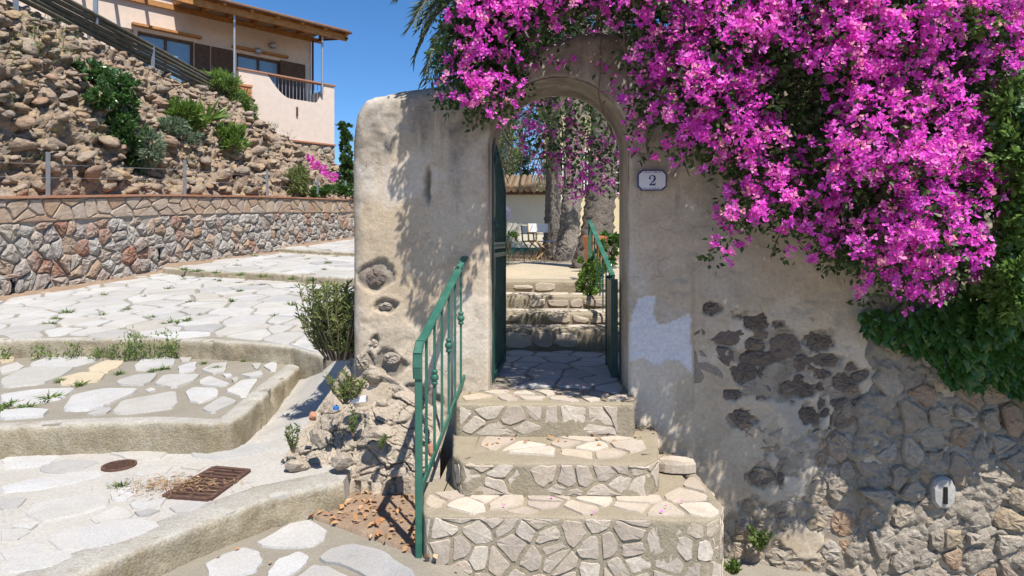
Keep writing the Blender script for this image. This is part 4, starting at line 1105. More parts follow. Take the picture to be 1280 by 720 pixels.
for (x, y, D, wpx, hpx, mt) in [(372, 583, 4.22, 44, 26, 'footing'), (390, 520, 4.3, 12, 14, 'brick'), (452, 480, 4.32, 24, 14, 'rubble'), (500, 590, 4.12, 40, 16, 'footing'), (430, 575, 4.15, 36, 22, 'footing'), (398, 548, 4.2, 30, 20, 'rubble'), (480, 540, 4.2, 34, 20, 'footing'), (538, 560, 4.1, 14, 22, 'brick'), (476, 505, 4.28, 22, 14, 'rubble')]:
    p = C(x, y, D); s1, s2 = wpx / 800 * D / 2, hpx / 800 * D / 2
    me = random.choice(ROCKS).copy(); me.materials.clear(); me.materials.append(M[mt])
    inst(me, 'rubble_block', o, p, (random.uniform(-.3, .3), random.uniform(-.3, .3), random.uniform(-.3, .3)), (s1 / 1.2, s1 / 1.2, s2 / .55))

# ------------------------------------------------------------------ green hand railing by the steps
rl = empty('stair_railing', at_p(524, 698, -1.69), 'green painted iron hand railing rising beside the entrance steps', 'railing')
G = M['green']
pb = at_p(524, 696, -1.69); pt = np.array([pb[0] - .004, pb[1], EYE - .60])
b = MB(); b.beam(pb + [0, 0, -.05], pt, .036, .036, bev=.004); b.mk('post', G, rl)
he = at_y(582, 320, YW + .02)
hs_ = np.array([pb[0] - .004, pb[1] - .005, EYE - .575])
b = MB()
d = (he - hs_) / np.linalg.norm(he - hs_)
pts = [hs_ + np.array([0, -.012, -.16]), hs_ + np.array([0, -.025, -.10]), hs_ + np.array([0, -.018, -.03]), hs_ + d * .035 + np.array([0, 0, .012]), hs_ + d * .12, he]
for p, q in zip(pts[:-1], pts[1:]): b.beam(p, q + (q - p) * .001, .05, .020, up=(0, -.3, 1) if p is not pts[0] else (0, -1, 0), bev=.006)
b.mk('handrail', G, rl)
br0 = np.array([pb[0], pb[1] + .01, EYE - (618 - 300) / 800 * depth(pb)]); br1 = at_y(580.5, 471, YW - .02)
b = MB(); b.beam(br0, br1, .012, .042, bev=.003); b.mk('bottom_rail', G, rl)
for k in range(6):
    t = (k + .85) / 6.6; lo = br0 + (br1 - br0) * t; hi = hs_ + (he - hs_) * t; hi[:2] = lo[:2] + (hi[:2] - lo[:2]) * .5; lo[:2] = hi[:2]
    b = MB(); b.beam(lo, hi, .014, .014); o = b.mk('baluster', G, rl)
    if k % 2:
        m_ = lo + (hi - lo) * (.56); b = MB()
        b.lathe(m_, [(.011, -.045), (.019, -.04), (.019, -.026), (.013, -.022), (.022, -.014), (.026, 0), (.022, .014), (.013, .022), (.019, .026), (.019, .04), (.011, .045)], 10)
        b.mk('knuckle', G, o, smooth=True)
# ------------------------------------------------------------------ open gate leaf
gt = empty('gate_leaf', C(617, 478, 4.75), 'dark green iron gate leaf with curved top standing open inside the arch', 'gate')
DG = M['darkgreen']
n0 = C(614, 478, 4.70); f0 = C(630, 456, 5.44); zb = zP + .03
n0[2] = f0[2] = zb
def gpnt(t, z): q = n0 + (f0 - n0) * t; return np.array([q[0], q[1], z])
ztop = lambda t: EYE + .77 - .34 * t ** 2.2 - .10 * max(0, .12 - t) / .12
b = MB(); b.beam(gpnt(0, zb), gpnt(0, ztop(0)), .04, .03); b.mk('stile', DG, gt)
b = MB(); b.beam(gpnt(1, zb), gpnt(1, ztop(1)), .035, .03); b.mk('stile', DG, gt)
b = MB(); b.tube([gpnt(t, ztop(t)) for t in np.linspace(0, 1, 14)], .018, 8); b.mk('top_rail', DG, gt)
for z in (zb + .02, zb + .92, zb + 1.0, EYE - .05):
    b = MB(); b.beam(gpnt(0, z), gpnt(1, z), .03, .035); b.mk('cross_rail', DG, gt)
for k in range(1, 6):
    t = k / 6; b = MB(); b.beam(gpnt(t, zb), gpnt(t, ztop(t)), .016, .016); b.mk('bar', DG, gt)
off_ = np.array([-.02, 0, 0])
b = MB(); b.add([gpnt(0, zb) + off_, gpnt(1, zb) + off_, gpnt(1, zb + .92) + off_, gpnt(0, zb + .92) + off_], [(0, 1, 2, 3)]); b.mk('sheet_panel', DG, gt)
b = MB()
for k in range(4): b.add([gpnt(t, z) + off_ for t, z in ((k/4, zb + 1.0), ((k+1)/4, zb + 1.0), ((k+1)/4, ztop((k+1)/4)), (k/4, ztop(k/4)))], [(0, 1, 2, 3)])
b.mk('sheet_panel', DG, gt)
for z, r in ((EYE + .60, .03), (EYE + .1, .022)):
    b = MB(); q = gpnt(.1, z); b.tube([q + np.array([.01, 0, -.05]), q + np.array([.03, 0, 0]), q + np.array([.01, 0, .06])], r * .6, 7); b.mk('scroll', DG, gt)
# low panel against the other jamb
gp2 = empty('low_gate_panel', C(763, 462, 5.2), 'low dark green metal panel standing against the inner right jamb', 'panel')
x0 = AX1 - .045
b = MB(); b.box((x0 - .018, YW + TH - .06, zP + .01), (x0 + .018, YW + TH + .42, EYE - .32)); b.mk('sheet', DG, gp2)
for yy_ in (YW + TH - .075, YW + TH + .435):
    b = MB(); b.box((x0 - .026, yy_ - .015, zP), (x0 + .026, yy_ + .015, EYE - .30)); b.mk('stile', DG, gp2)
# ------------------------------------------------------------------ house number plate
x0, z0 = pw(796, 239); x1, z1 = pw(832, 213)
cx, czp = (x0 + x1) / 2, (z0 + z1) / 2; hw, hh = (x1 - x0) / 2, (z1 - z0) / 2
YP = YW - .045
pt_ = empty('number_plate', (cx, YP, czp), 'white enamel house number plate with blue rim reading 2', 'sign')
def octo(w_, h_, c): return [(-w_+c, -h_), (w_-c, -h_), (w_, -h_+c), (w_, h_-c), (w_-c, h_), (-w_+c, h_), (-w_, h_-c), (-w_, -h_+c)]
def prism(name, ol, y0, y1, mat):
    n = len(ol); v = [(cx + a, y1, czp + b_) for a, b_ in ol] + [(cx + a, y0, czp + b_) for a, b_ in ol]
    return mk(name, v, [tuple(range(n))] + [(i, n + i, n + (i+1) % n, (i+1) % n) for i in range(n)], mat, pt_)
prism('rim', octo(hw, hh, .028), YP + .03, YP, M['blue'])
prism('face', octo(hw - .009, hh - .009, .025), YP + .02, YP - .0025, M['enamel'])
s = hh * 1.02; oz = -hh * .52
def stroke(pts):
    L_, R_2 = [], []
    for i, (x, y, wd) in enumerate(pts):
        a = pts[max(0, i-1)]; c = pts[min(len(pts)-1, i+1)]; dx, dy = c[0]-a[0], c[1]-a[1]; l = math.hypot(dx, dy)
        L_.append((x - dy/l*wd/2, y + dx/l*wd/2)); R_2.append((x + dy/l*wd/2, y - dx/l*wd/2))
    return L_, R_2
L_, R_2 = stroke([(-.27,.62,.12),(-.25,.78,.10),(-.14,.91,.09),(.02,.95,.08),(.17,.88,.14),(.245,.74,.20),(.22,.58,.20),(.12,.43,.15),(-.04,.28,.09),(-.18,.15,.07),(-.26,.02,.08)])
v = []; f = []
for y in (YP - .0042,):
    for (a, b_), (c, d_) in zip(L_, R_2): v += [(cx + a*s, y, czp + oz + b_*s), (cx + c*s, y, czp + oz + d_*s)]
f = [(2*i, 2*i+1, 2*i+3, 2*i+2) for i in range(len(L_) - 1)]
def poly_add(pl, y):
    n = len(v); v.extend([(cx + a*s, y, czp + oz + b_*s) for a, b_ in pl]); f.append(tuple(range(n, n + len(pl))))
poly_add([(-.2 + .085*math.cos(t), .66 + .085*math.sin(t)) for t in np.linspace(0, 2*math.pi, 12, endpoint=False)], YP - .0046)
poly_add([(-.28,0),(.28,0),(.31,.30),(.26,.30),(.22,.19),(.0,.15),(-.14,.17),(-.27,.08)], YP - .005)
mk('numeral', v, f, M['blue'], pt_)
random.seed(5)
for zz0, n_, wtot in ((hh * .76, 13, .60), (-hh * .78, 17, .80)):
    b = MB(); x = -hw * wtot
    while x < hw * wtot:
        wd = random.uniform(.0025, .006)
        if random.random() < .8: b.box((cx + x, YP - .0035, czp + zz0 - random.uniform(.003, .005)), (cx + x + wd * .7, YP - .0024, czp + zz0 + random.uniform(.003, .005)))
        x += wd + .0012
    b.mk('small_lettering', M['blue'], pt_)
# hanging cord over the arch
b = MB(); b.tube([at_y(x, y, YW - .07) for x, y in ((752, 20), (751, 60), (750, 95), (748, 115), (752, 135), (759, 152), (765, 170))], .005, 5)
o = b.mk('dangling_vine', M['bark']); setp(o, 'thin bare vine stem dangling over the crown of the arch', 'vine')

# ------------------------------------------------------------------ drain, manhole, litter
b0 = [gp(x, y, 1) for x, y in ((205, 622), (262, 626), (311, 590), (268, 586))]
zt = max(p[2] for p in b0) + .012
dg = empty('drain_grate', np.mean(np.array(b0), 0), 'rusty slotted drain grate half buried in dry straw', 'grate')
q = [np.array([p[0], p[1], gz(p, 1)]) for p in b0]
b = MB(); b.add([p + [0, 0, .003] for p in q], [(0, 1, 2, 3)]); b.mk('pit_shade', M['black'], dg)  # black sheet in place of the shade under the bars
for i in range(4):
    b = MB(); b.beam(q[i] + [0, 0, .009], q[(i+1) % 4] + [0, 0, .009], .03, .016); b.mk('frame_bar', M['rust'], dg)
for k in range(1, 9):
    t = k / 9; b = MB(); b.beam(q[0] + (q[3] - q[0]) * t + [0, 0, .012], q[1] + (q[2] - q[1]) * t + [0, 0, .012], .022, .014); b.mk('bar', M['rust'], dg)
c = gp(149, 583, 1); mh = empty('manhole_cover', c, 'small round rusty iron cover set in the pale paving', 'manhole cover')
r = .105
b = MB(); b.lathe(c + [0, 0, -.01], [(r, 0), (r, .022), (r - .012, .024), (r - .014, .017), (.01, .018)], 26); b.mk('lid', M['rust'], mh)
for k in range(-3, 4):
    x = k * .025; l = math.sqrt(max(0, (r - .02) ** 2 - x * x)); b = MB(); b.beam(c + [x, -l, .011], c + [x, l, .011], .009, .008); b.mk('rib', M['rust'], mh)

# ------------------------------------------------------------------ foliage makers
def leaf_mesh(name, pos, axis, length, width, mat, parent=None, rnd=None, fold=.25, droop=.0, origin=None, up=None, smooth=False):
    n = len(pos); pos = np.asarray(pos); axis = axis / np.maximum(np.linalg.norm(axis, axis=1), 1e-9)[:, None]
    ref = RNG.normal(size=(n, 3)) if up is None else up + RNG.normal(size=(n, 3)) * .35
    side = np.cross(axis, ref); side /= np.maximum(np.linalg.norm(side, axis=1), 1e-9)[:, None]
    nr = np.cross(side, axis)
    L_ = np.broadcast_to(length, n)[:, None]; W_ = np.broadcast_to(width, n)[:, None]
    mid = pos + axis * L_ * .45
    v = np.stack([pos, mid + side * W_ * .5 + nr * W_ * fold, pos + axis * L_ - nr * L_ * droop, mid - side * W_ * .5 + nr * W_ * fold], 1).reshape(-1, 3)
    i = np.arange(n)[:, None] * 4
    f = np.concatenate([i + np.array([[0, 1, 2]]), i + np.array([[0, 2, 3]])], 1).reshape(-1, 3)
    if rnd is None: rnd = RNG.random(n)
    o = mk(name, v, f, mat, parent, rnd=np.repeat(rnd, 4), origin=origin); o['kind'] = 'stuff'
    return o
def unit(n):
    d = RNG.normal(size=(n, 3)); return d / np.linalg.norm(d, axis=1)[:, None]
def shrub(name, label, cat, blobs, mat, n, ll, lw, group=None, hang=0.0, upw=.35, stems=5, root=None, outward=True, jit=.25):
    """blobs: list of (centre, (rx,ry,rz)); leaves fill each in uneven clumps"""
    base = np.asarray(root if root is not None else (blobs[0][0] - np.array([0, 0, blobs[0][1][2]])))
    e = empty(name, base, label, cat, group)
    P_, A_, B_ = [], [], []
    tot = sum(b_[1][0] * b_[1][2] for b_ in blobs)
    for c, rad in blobs:
        m = int(n * rad[0] * rad[2] / tot); rad = np.array(rad)
        nk = max(4, m // 28); kc = unit(nk) * (RNG.random((nk, 1)) ** .4) * .85
        pk = RNG.integers(0, nk, m); p = kc[pk] + unit(m) * jit * RNG.random((m, 1)) ** .5
        P_.append(c + p * rad); a = p + unit(m) * .6; a[:, 2] += upw - hang; A_.append(a)
        for k in range(min(nk, 9)): B_.append(c + kc[k] * rad * .8)
    leaf_mesh('leaves', np.concatenate(P_), np.concatenate(A_), ll * RNG.uniform(.65, 1.2, sum(map(len, P_))), lw, mat, e)
    b = MB()
    for k, q in enumerate(B_[:max(stems, 3) * 3]):
        m_ = (base + q) / 2 + np.array([0, 0, .1 * np.linalg.norm(q - base)]); b.tube([base, m_, q], [.008, .006, .003], 5)
    b.mk('stems', M['bark'], e)
    return e

# ------------------------------------------------------------------ house on the crest
HO = cf(-6.94, 25.0); HO[2] = 0
hu2 = np.array([-2.62, -2.5]); hu2 /= np.linalg.norm(hu2)
HU = RGT * hu2[0] + FWD * hu2[1]; HN = RGT * -hu2[1] + FWD * hu2[0]      # along the facade to the left, outward
if HN @ FWD > 0: HN = -HN
TD = 2.0
def hp(a, n, z): return HO + HU * a + HN * n + np.array([0, 0, EYE + z])
def on(x, y, n):                         # pixel -> (a, z) on the plane at offset n
    r = ray(x, y); d = ((HO + HN * n) @ HN - EYEP @ HN) / (r @ HN); p = EYEP + r * d
    return float((p - HO) @ HU), p[2] - EYE
def hbox(b, a0, a1, n0_, n1_, z0_, z1_):
    v = [hp(a, n, z) for z in (z0_, z1_) for a, n in ((a0, n0_), (a1, n0_), (a1, n1_), (a0, n1_))]
    return b.add(v, [(0,1,2,3),(7,6,5,4),(0,4,5,1),(1,5,6,2),(2,6,7,3),(3,7,4,0)])
hs1 = empty('hillside_house', hp(3, -TD, 3.8), 'pale rendered house with timber pergola and walled terrace above the rocky slope', 'house')
b = MB()
# wall with window openings is built from strips round the openings
win = (on(243, 40, -TD), on(172, 88, -TD)); aW0, zW1 = win[0][0], on(172, 38, -TD)[1]; aW1 = on(172, 40, -TD)[0]; zW0 = zW1 - 2.0
dr = (on(352, 70, -TD)[0], on(296, 70, -TD)[0]); zD1 = on(300, 66, -TD)[1]
zt_ = 8.55; zb_ = 3.6
ops = [(dr[0], dr[1], 4.75, zD1), (aW0, aW1, zW0, zW1)]
edges = [-.02] + [e_ for op in ops for e_ in op[:2]] + [16.0]
for a0, a1 in ((edges[0], edges[1]), (edges[2], edges[3]), (edges[4], edges[5])): hbox(b, a0, a1, -TD - .3, -TD, zb_, zt_)
for a0, a1, z0_, z1_ in ops: hbox(b, a0, a1, -TD - .3, -TD, z1_, zt_); hbox(b, a0, a1, -TD - .3, -TD, zb_, z0_)
hbox(b, -.02, 16, -TD - 7, -TD - .31, zb_, zt_ - .05)
b.mk('wall', M['housewall'], hs1)
b = MB(); hbox(b, -.35, 16.3, -TD - 7.3, -TD + .05, zt_, zt_ + .22); b.mk('roof', M['roof'], hs1)
for (a0, a1, z0_, z1_) in ops:
    w1 = MB(); t = .09
    hbox(w1, a0, a0 + t, -TD - .22, -TD - .12, z0_, z1_); hbox(w1, a1 - t, a1, -TD - .22, -TD - .12, z0_, z1_)
    hbox(w1, a0 + t, a1 - t, -TD - .22, -TD - .12, z1_ - t, z1_); hbox(w1, (a0 + a1) / 2 - .04, (a0 + a1) / 2 + .04, -TD - .22, -TD - .12, z0_, z1_ - t)
    fr_ = w1.mk('window', M['brownwood'], hs1)
    for a2, a3 in ((a0 + t, (a0 + a1) / 2 - .04), ((a0 + a1) / 2 + .04, a1 - t)):
        g_ = MB(); hbox(g_, a2, a3, -TD - .20, -TD - .18, z0_, z1_ - t); g_.mk('pane', M['glassy'], fr_)
    l_ = MB(); hbox(l_, a0 - .2, a1 + .2, -TD + .003, -TD + .22, z1_ + .12, z1_ + .2); l_.mk('lintel_board', M['wood'], hs1)
# louvred shutters folded against the wall
for (xa, xb, yt, yb) in ((243, 262, 50, 95), (264, 292, 55, 100), (350, 381, 80, 125), (143, 166, 27, 60)):
    a1, zt1 = on(xa, yt, -TD); a0, _ = on(xb, yt, -TD); zt1 = zD1 + .02 if xa != 143 else zW1; z0_ = zt1 - 2.1
    b = MB(); hbox(b, a0, a1, -TD + .01, -TD + .05, z0_, zt1); sh = b.mk('shutter', M['brownwood'], hs1)
    z = z0_ + .08
    while z < zt1 - .06:
        s_ = MB(); hbox(s_, a0 + .06, a1 - .06, -TD + .05, -TD + .065, z, z + .05); s_.mk('slat', M['brownwood'], sh); z += .12
# pergola
zp1 = on(408, 42, .15)[1]
slope = .16
pz = lambda n: zp1 + (.15 - n) * slope
for (n, nm, wd, ht) in ((.15, 'front_beam', .10, .22), (-TD + .08, 'wall_plate', .08, .18)):
    b = MB(); b.beam(hp(-.45, n, pz(n)), hp(12, n, pz(n)), wd, ht); b.mk(nm, M['wood'], hs1)
for k in range(14):
    a = -.38 + k * .93; b = MB(); b.beam(hp(a, .42, pz(.42) + .17), hp(a, -TD + .02, pz(-TD) + .17), .09, .15); b.mk('rafter', M['wood'], hs1)
aR = on(232, 20, -.8)[0]
b = MB(); v = [hp(a, n, pz(n) + .262) for a, n in ((-.42, .40), (aR, .40), (aR, -TD), (-.42, -TD))] + [hp(a, n, pz(n) + .29) for a, n in ((-.42, .40), (aR, .40), (aR, -TD), (-.42, -TD))]
b.add(v, [(0,1,2,3),(7,6,5,4),(0,4,5,1),(1,5,6,2),(2,6,7,3),(3,7,4,0)]); mt = b.mk('reed_roof', M['reed'], hs1)
b = MB()
for k in range(46):
    n = .38 - k * (TD + .36) / 46; b.tube([hp(-.42, n, pz(n) + .255), hp(aR, n, pz(n) + .255)], .018, 5)
o = b.mk('reeds', M['reed'], mt); o['kind'] = 'stuff'
b = MB(); b.tube([hp(-.50, .45, pz(.45) + .20), hp(12, .45, pz(.45) + .22)], .05, 6); b.mk('gutter', M['brownwood'], hs1)
for x in (403, 293, 118):
    a, _ = on(x, 80, .08); b = MB(); b.tube([hp(a, .08, 5.6 if x != 118 else 4.2), hp(a, .08, pz(.1) - .1)], .04, 8); b.mk('post', M['steel'], hs1)
b = MB(); b.tube([hp(-.05, -TD + .09, 4.2), hp(-.05, -TD + .09, pz(-TD) - .1), hp(-.2, -1.6, pz(-1.6)), hp(-.4, .3, pz(.3) - .02)], .045, 7); b.mk('downpipe', M['brownwood'], hs1)
# terrace parapet with the scooped opening and railing
aL = on(302, 100, 0)[0] + .1; zPt = on(418, 108, 0)[1]; zPb = on(418, 180, 0)[1] - .02
o1, o0 = on(334, 100, 0)[0], on(405, 110, 0)[0]; zo = on(380, 126, 0)[1]
def scoop(a):
    if a <= o0 or a >= o1: return zPt
    d_ = min(a - o0, o1 - a) if a > (o0 + o1) / 2 else (a - o0)
    if a > (o0 + o1) / 2: k = min(1, (o1 - a) / .9); return zPt - (zPt - zo) * math.sin(k * math.pi / 2) if k < 1 else zo
    k = min(1, (a - o0) / .35); return zPt - (zPt - zo) * (math.sin(k * math.pi / 2) ** .5)
b = MB(); aa = sorted(set(list(np.linspace(0, aL, 60)) + [o0, o0 + .001, o1, o1 - .001]))
for a0, a1 in zip(aa[:-1], aa[1:]):
    z0_, z1_ = scoop(a0), scoop(a1)
    b.add([hp(a0, 0, zPb), hp(a1, 0, zPb), hp(a1, 0, z1_), hp(a0, 0, z0_), hp(a0, -.2, zPb), hp(a1, -.2, zPb), hp(a1, -.2, z1_), hp(a0, -.2, z0_)], [(0,1,2,3),(7,6,5,4),(3,2,6,7)])
b.add([hp(0, 0, zPb), hp(0, 0, zPt), hp(0, -TD - 3, zPt), hp(0, -TD - 3, zPb)], [(0,1,2,3)]); b.add([hp(aL, 0, zPb), hp(aL, 0, zPt), hp(aL, -TD, zPt), hp(aL, -TD, zPb)], [(0,1,2,3)])
b.add([hp(0, -.2, 4.75), hp(aL, -.2, 4.75), hp(aL, -TD, 4.75), hp(0, -TD, 4.75)], [(0,1,2,3)])
b.mk('terrace_wall', M['housewall'], hs1)
b = MB(); b.beam(hp(-.05, -.1, zPt + .025), hp(aL + .05, -.1, zPt + .025), .30, .05); b.mk('terrace_coping', M['brick'], hs1)
k = 0
for a in np.linspace(o0 + .08, o1 - .05, 16):
    b = MB(); b.beam(hp(a, -.1, scoop(a) - .02), hp(a, -.1, zPt), .02, .02); b.mk('railing_bar', M['steel'], hs1)
b = MB(); hbox(b, on(371, 138, 0)[0] - .03, on(371, 138, 0)[0] + .03, .001, .06, on(371, 145, 0)[1], on(371, 134, 0)[1]); b.mk('spout', M['rust'], hs1)
# rubble base under the terrace
tb = empty('terrace_base', hp(2, 0, 2), 'pale rubble masonry base under the pink terrace parapet', 'wall')
b = MB(); hbox(b, -.03, aL + .6, -.3, -.04, 0.2, zPb - .06); hbox(b, -.03, .2, -5, -.31, 0.2, zPb - .06); b.mk('mortar', M['wallmortar'], tb)
b = MB(); hbox(b, -.06, aL + .2, -.2, .05, zPb - .06, zPb - .002); b.mk('ledge', M['brick'], tb)
random.seed(51)
def tbmap(a, b_, h): return hp(a, -.04 + h, b_)
for cell in voronoi(jgrid(0, aL + .4, .9, zPb - .1, .36, .26, .36), .6):
    c = inset(cell, .02)
    if len(c) < 3: continue
    c = [(max(-.02, q_[0]), min(q_[1], zPb - .08)) for q_ in c]
    if abs(area(c)) > .02: lay('stone', chaikin(c, .2, .01), tbmap, M['rubble'], tb, -.05, random.uniform(.03, .07), .3, .02, .012)
# planter trough on the crest beside the parapet
a0, zq = on(313, 118, .3); a1, _ = on(286, 100, .3)
pn = empty('planter_trough', hp((a0 + a1) / 2, .3, zq), 'long terracotta planter trough on the crest beside the terrace', 'planter')
b = MB(); zq = on(300, 108, .3)[1]
hbox(b, a0, a1 + .5, .08, .42, zq - .35, zq); b.mk('trough', M['terra'], pn)
b = MB(); hbox(b, a0 - .03, a1 + .53, .05, .45, zq, zq + .07); b.mk('rim', M['terra'], pn)
# lamps under the pergola
for x, y in ((322, 64), (341, 57)):
    a, z = on(x, y, -TD + .12); b = MB(); b.lathe(hp(a, -TD + .15, z - .12), [(.05, .0), (.13, .05), (.14, .14), (.12, .2), (.04, .24)], 12); o = b.mk('wall_lamp', M['steel'], hs1)

# ------------------------------------------------------------------ garden behind the arch
# low cream outbuilding
gh = empty('garden_house', C(650, 320, 20), 'low cream garden building with mossy tiled eave behind the gate leaf', 'house')
p = C(560, 320, 20.0); q = C(704, 320, 20.0); zr = EYE + (300 - 243) / 800 * 20
b = MB(); v = [(p[0], p[1], zG), (q[0], q[1], zG), (q[0], q[1] + 4, zG), (p[0], p[1] + 4, zG)]; b.add(v + [(a, c_, zr) for a, c_, _ in v], [(0,1,5,4),(1,2,6,5),(2,3,7,6),(3,0,4,7)]); b.mk('wall', M['cream'], gh)
b = MB(); b.beam((p[0], p[1] - .02, zG + .12), (q[0], q[1] - .02, zG + .12), .02, .22); b.mk('skirting', M['darkgreen'], gh)
b = MB(); b.beam((p[0] - .3, p[1] - .22, zr + .04), (q[0] + .1, q[1] - .22, zr + .04), .1, .12); b.mk('eave_board', M['brownwood'], gh)
x = p[0] - .3; random.seed(9)
while x < q[0] + .1:
    b = MB(); b.tube([(x, p[1] - .35, zr + .13), (x, p[1] + 2.2, zr + .75)], [.105, .09], 7); b.mk('roof_tile', M['roof'], gh); x += .2
# taller house behind with grilled windows
g2 = empty('tall_garden_house', C(730, 320, 22), 'taller yellow-cream house with white window grilles behind the palm trunks', 'house')
p = C(680, 320, 22.5); q = C(860, 320, 22.5)
b = MB(); b.box((p[0], p[1], zG), (q[0], p[1] + 5, EYE + 5.2)); b.mk('wall', plain('ochre cream render', (.56,.47,.30), .9, .06, 3), g2)
for x0_, x1_ in ((699, 713), (726, 738), (757, 775)):
    a, c_ = C(x0_, 242, 22.45), C(x1_, 190, 22.45)
    b = MB(); b.box((a[0], p[1] - .03, a[2]), (c_[0], p[1] + .002, c_[2])); wn = b.mk('window', M['black'], g2)
    for t in np.linspace(0, 1, 4): g_ = MB(); g_.box((a[0] + (c_[0]-a[0])*t - .02, p[1] - .10, a[2]), (a[0] + (c_[0]-a[0])*t + .02, p[1] - .06, c_[2])); g_.mk('grille_bar', M['white'], wn)
    for t in np.linspace(0, 1, 5): g_ = MB(); g_.box((a[0], p[1] - .06, a[2] + (c_[2]-a[2])*t - .02), (c_[0], p[1] - .03, a[2] + (c_[2]-a[2])*t + .02)); g_.mk('grille_bar', M['white'], wn)
a, c_ = C(678, 243, 22.3), C(684, 203, 22.3)
b = MB(); b.box((a[0], a[1] - .03, a[2]), (c_[0], a[1] + .02, c_[2])); b.mk('shutter', M['darkgreen'], g2)
b = MB(); b.box((p[0] - .3, p[1] - .4, EYE + 5.2), (q[0] + .3, p[1] + 5.3, EYE + 5.45)); b.mk('roof', M['roof'], g2)

# palms
random.seed(61)
def frond(root, azim, length, rise, droop, n=34, ll=.42):
    d = np.array([math.cos(azim), math.sin(azim), 0]); pts = []
    for t in np.linspace(0, 1, 12): pts.append(root + d * length * (t - .18 * t ** 3 * droop) + np.array([0, 0, length * (rise * t - droop * t ** 2.0)]))
    pts = np.array(pts); P_, A_ = [], []
    sd = np.cross(d, [0, 0, 1])
    for t in np.linspace(.14, 1, n):
        f_ = t * 11; i = min(10, int(f_)); p = pts[i] + (pts[i+1] - pts[i]) * (f_ - i); tg = pts[i+1] - pts[i]; tg /= np.linalg.norm(tg)
        for s_ in (-1, 1): P_.append(p); A_.append(tg * .75 + sd * s_ * .8 + np.array([0, 0, -.25 + .3 * random.random()]))
    return pts, np.array(P_), np.array(A_)
def palm(label, base, top, r0, r1, D_, nf, flen, dead=0, crown_seed=0, boots=True):
    e = empty('palm_tree', base, label, 'palm tree', 'palms behind the arch')
    base = np.array(base); top = np.array(top); hgt = top[2] - base[2]
    n = 26; m = int(hgt / .055); P = np.zeros((m, n + 1, 3))
    for i in range(m):
        t = i / (m - 1); c = base + (top - base) * t + np.array([.04 * math.sin(t * 5), 0, 0]); r = r1 + (r0 - r1) * math.exp(-t * 11) 
        for k in range(n + 1):
            th = 2 * math.pi * k / n; s_ = 1 + .13 * ((i + k // 2 * 1) % 3 == 0) + .04 * math.sin(i * 1.9 + k * 2.4) + random.uniform(-.05, .05)
            P[i, k] = c + np.array([math.cos(th) * r * s_, math.sin(th) * r * s_, 0])
    P[:, -1] = P[:, 0]
    strip_grid(P, M['palmbark'], 'trunk', e, smooth=False)
    LP, LA, ST = [], [], MB()
    for k in range(nf):
        az = 2.4 * k + crown_seed; lv = k / nf
        pts, P_, A_ = frond(top + np.array([0, 0, .1]), az, flen * random.uniform(.85, 1.1), .75 - 1.0 * lv, .55 + .45 * lv)
        LP.append(P_); LA.append(A_); ST.tube(pts, np.linspace(.035, .008, 12), 5)
    ST.mk('frond_ribs', M['palmbark'], e)
    LP = np.concatenate(LP); LA = np.concatenate(LA)
    leaf_mesh('crown', LP, LA, .5 * RNG.uniform(.7, 1.1, len(LP)), .038, M['palmleaf'], e, droop=.12)
    if dead:
        P2, A2 = [], []
        for k in range(dead):
            az = 2 * math.pi * k / dead; pts, P_, A_ = frond(top, az, 1.9, -.35, 1.5, 26); P2.append(P_); A2.append(A_ + np.array([0, 0, -1.2]))
        P2 = np.concatenate(P2); leaf_mesh('dead_fronds', P2, np.concatenate(A2), .5, .035, M['deadfrond'], e)
    return e
pb_ = C(689, 322, 16.0); pb_[2] = zG; t_ = C(691, 50, 16.0); t_[2] = EYE + 5.6
palm('slender palm with grey trunk nearest the director chair', pb_, t_, .25, .18, 16, 12, 3.0, 10, .3)
pb_ = C(708, 326, 14.2); pb_[2] = zG; t_ = C(726, 50, 14.6); t_[2] = EYE + 5.0
palm('leaning palm with grey trunk between the chair and the thick trunk', pb_, t_, .27, .20, 14.5, 10, 2.8, 8, 1.1)
pb_ = C(741, 332, 10.6); pb_[2] = zG; t_ = C(768, 50, 10.9); t_[2] = EYE + 4.2
palm('thick pale palm trunk behind the terracotta pot', pb_, t_, .36, .225, 10.8, 8, 2.4, 0, 2.0)
pb_ = C(575, 320, 13.0); pb_[2] = zG; t_ = C(622, -30, 13.0); t_[2] = EYE + 5.1
palm('palm whose fronds hang out left of the bougainvillea behind the wall', pb_, t_, .4, .28, 12.5, 34, 2.15, 8, .8)

# tree beyond the outbuilding
def tree(label, base, top_z, blobs, mat, n, ll, lw):
    e = empty('garden_tree', base, label, 'tree'); base = np.array(base)
    b = MB(); fork = base + np.array([0, 0, (top_z - base[2]) * .45]); b.tube([base, (base + fork) / 2 + [.06, 0, 0], fork], [.2, .15, .12], 9)
    for c, r in blobs: b.tube([fork, (fork + c) / 2 + [0, 0, .1], c], [.09, .05, .02], 6)
    b.mk('trunk', M['bark'], e)
    P_, A_ = [], []
    tot = sum(r[0] * r[2] for c, r in blobs)
    for c, r in blobs:
        m = int(n * r[0] * r[2] / tot); r = np.array(r); nk = max(5, m // 35); kc = unit(nk) * RNG.random((nk, 1)) ** .4
        p = kc[RNG.integers(0, nk, m)] + unit(m) * .22 * RNG.random((m, 1)) ** .5; P_.append(c + p * r); A_.append(p + unit(m) - [0, 0, .4])
    leaf_mesh('crown', np.concatenate(P_), np.concatenate(A_), ll, lw, mat, e); return e
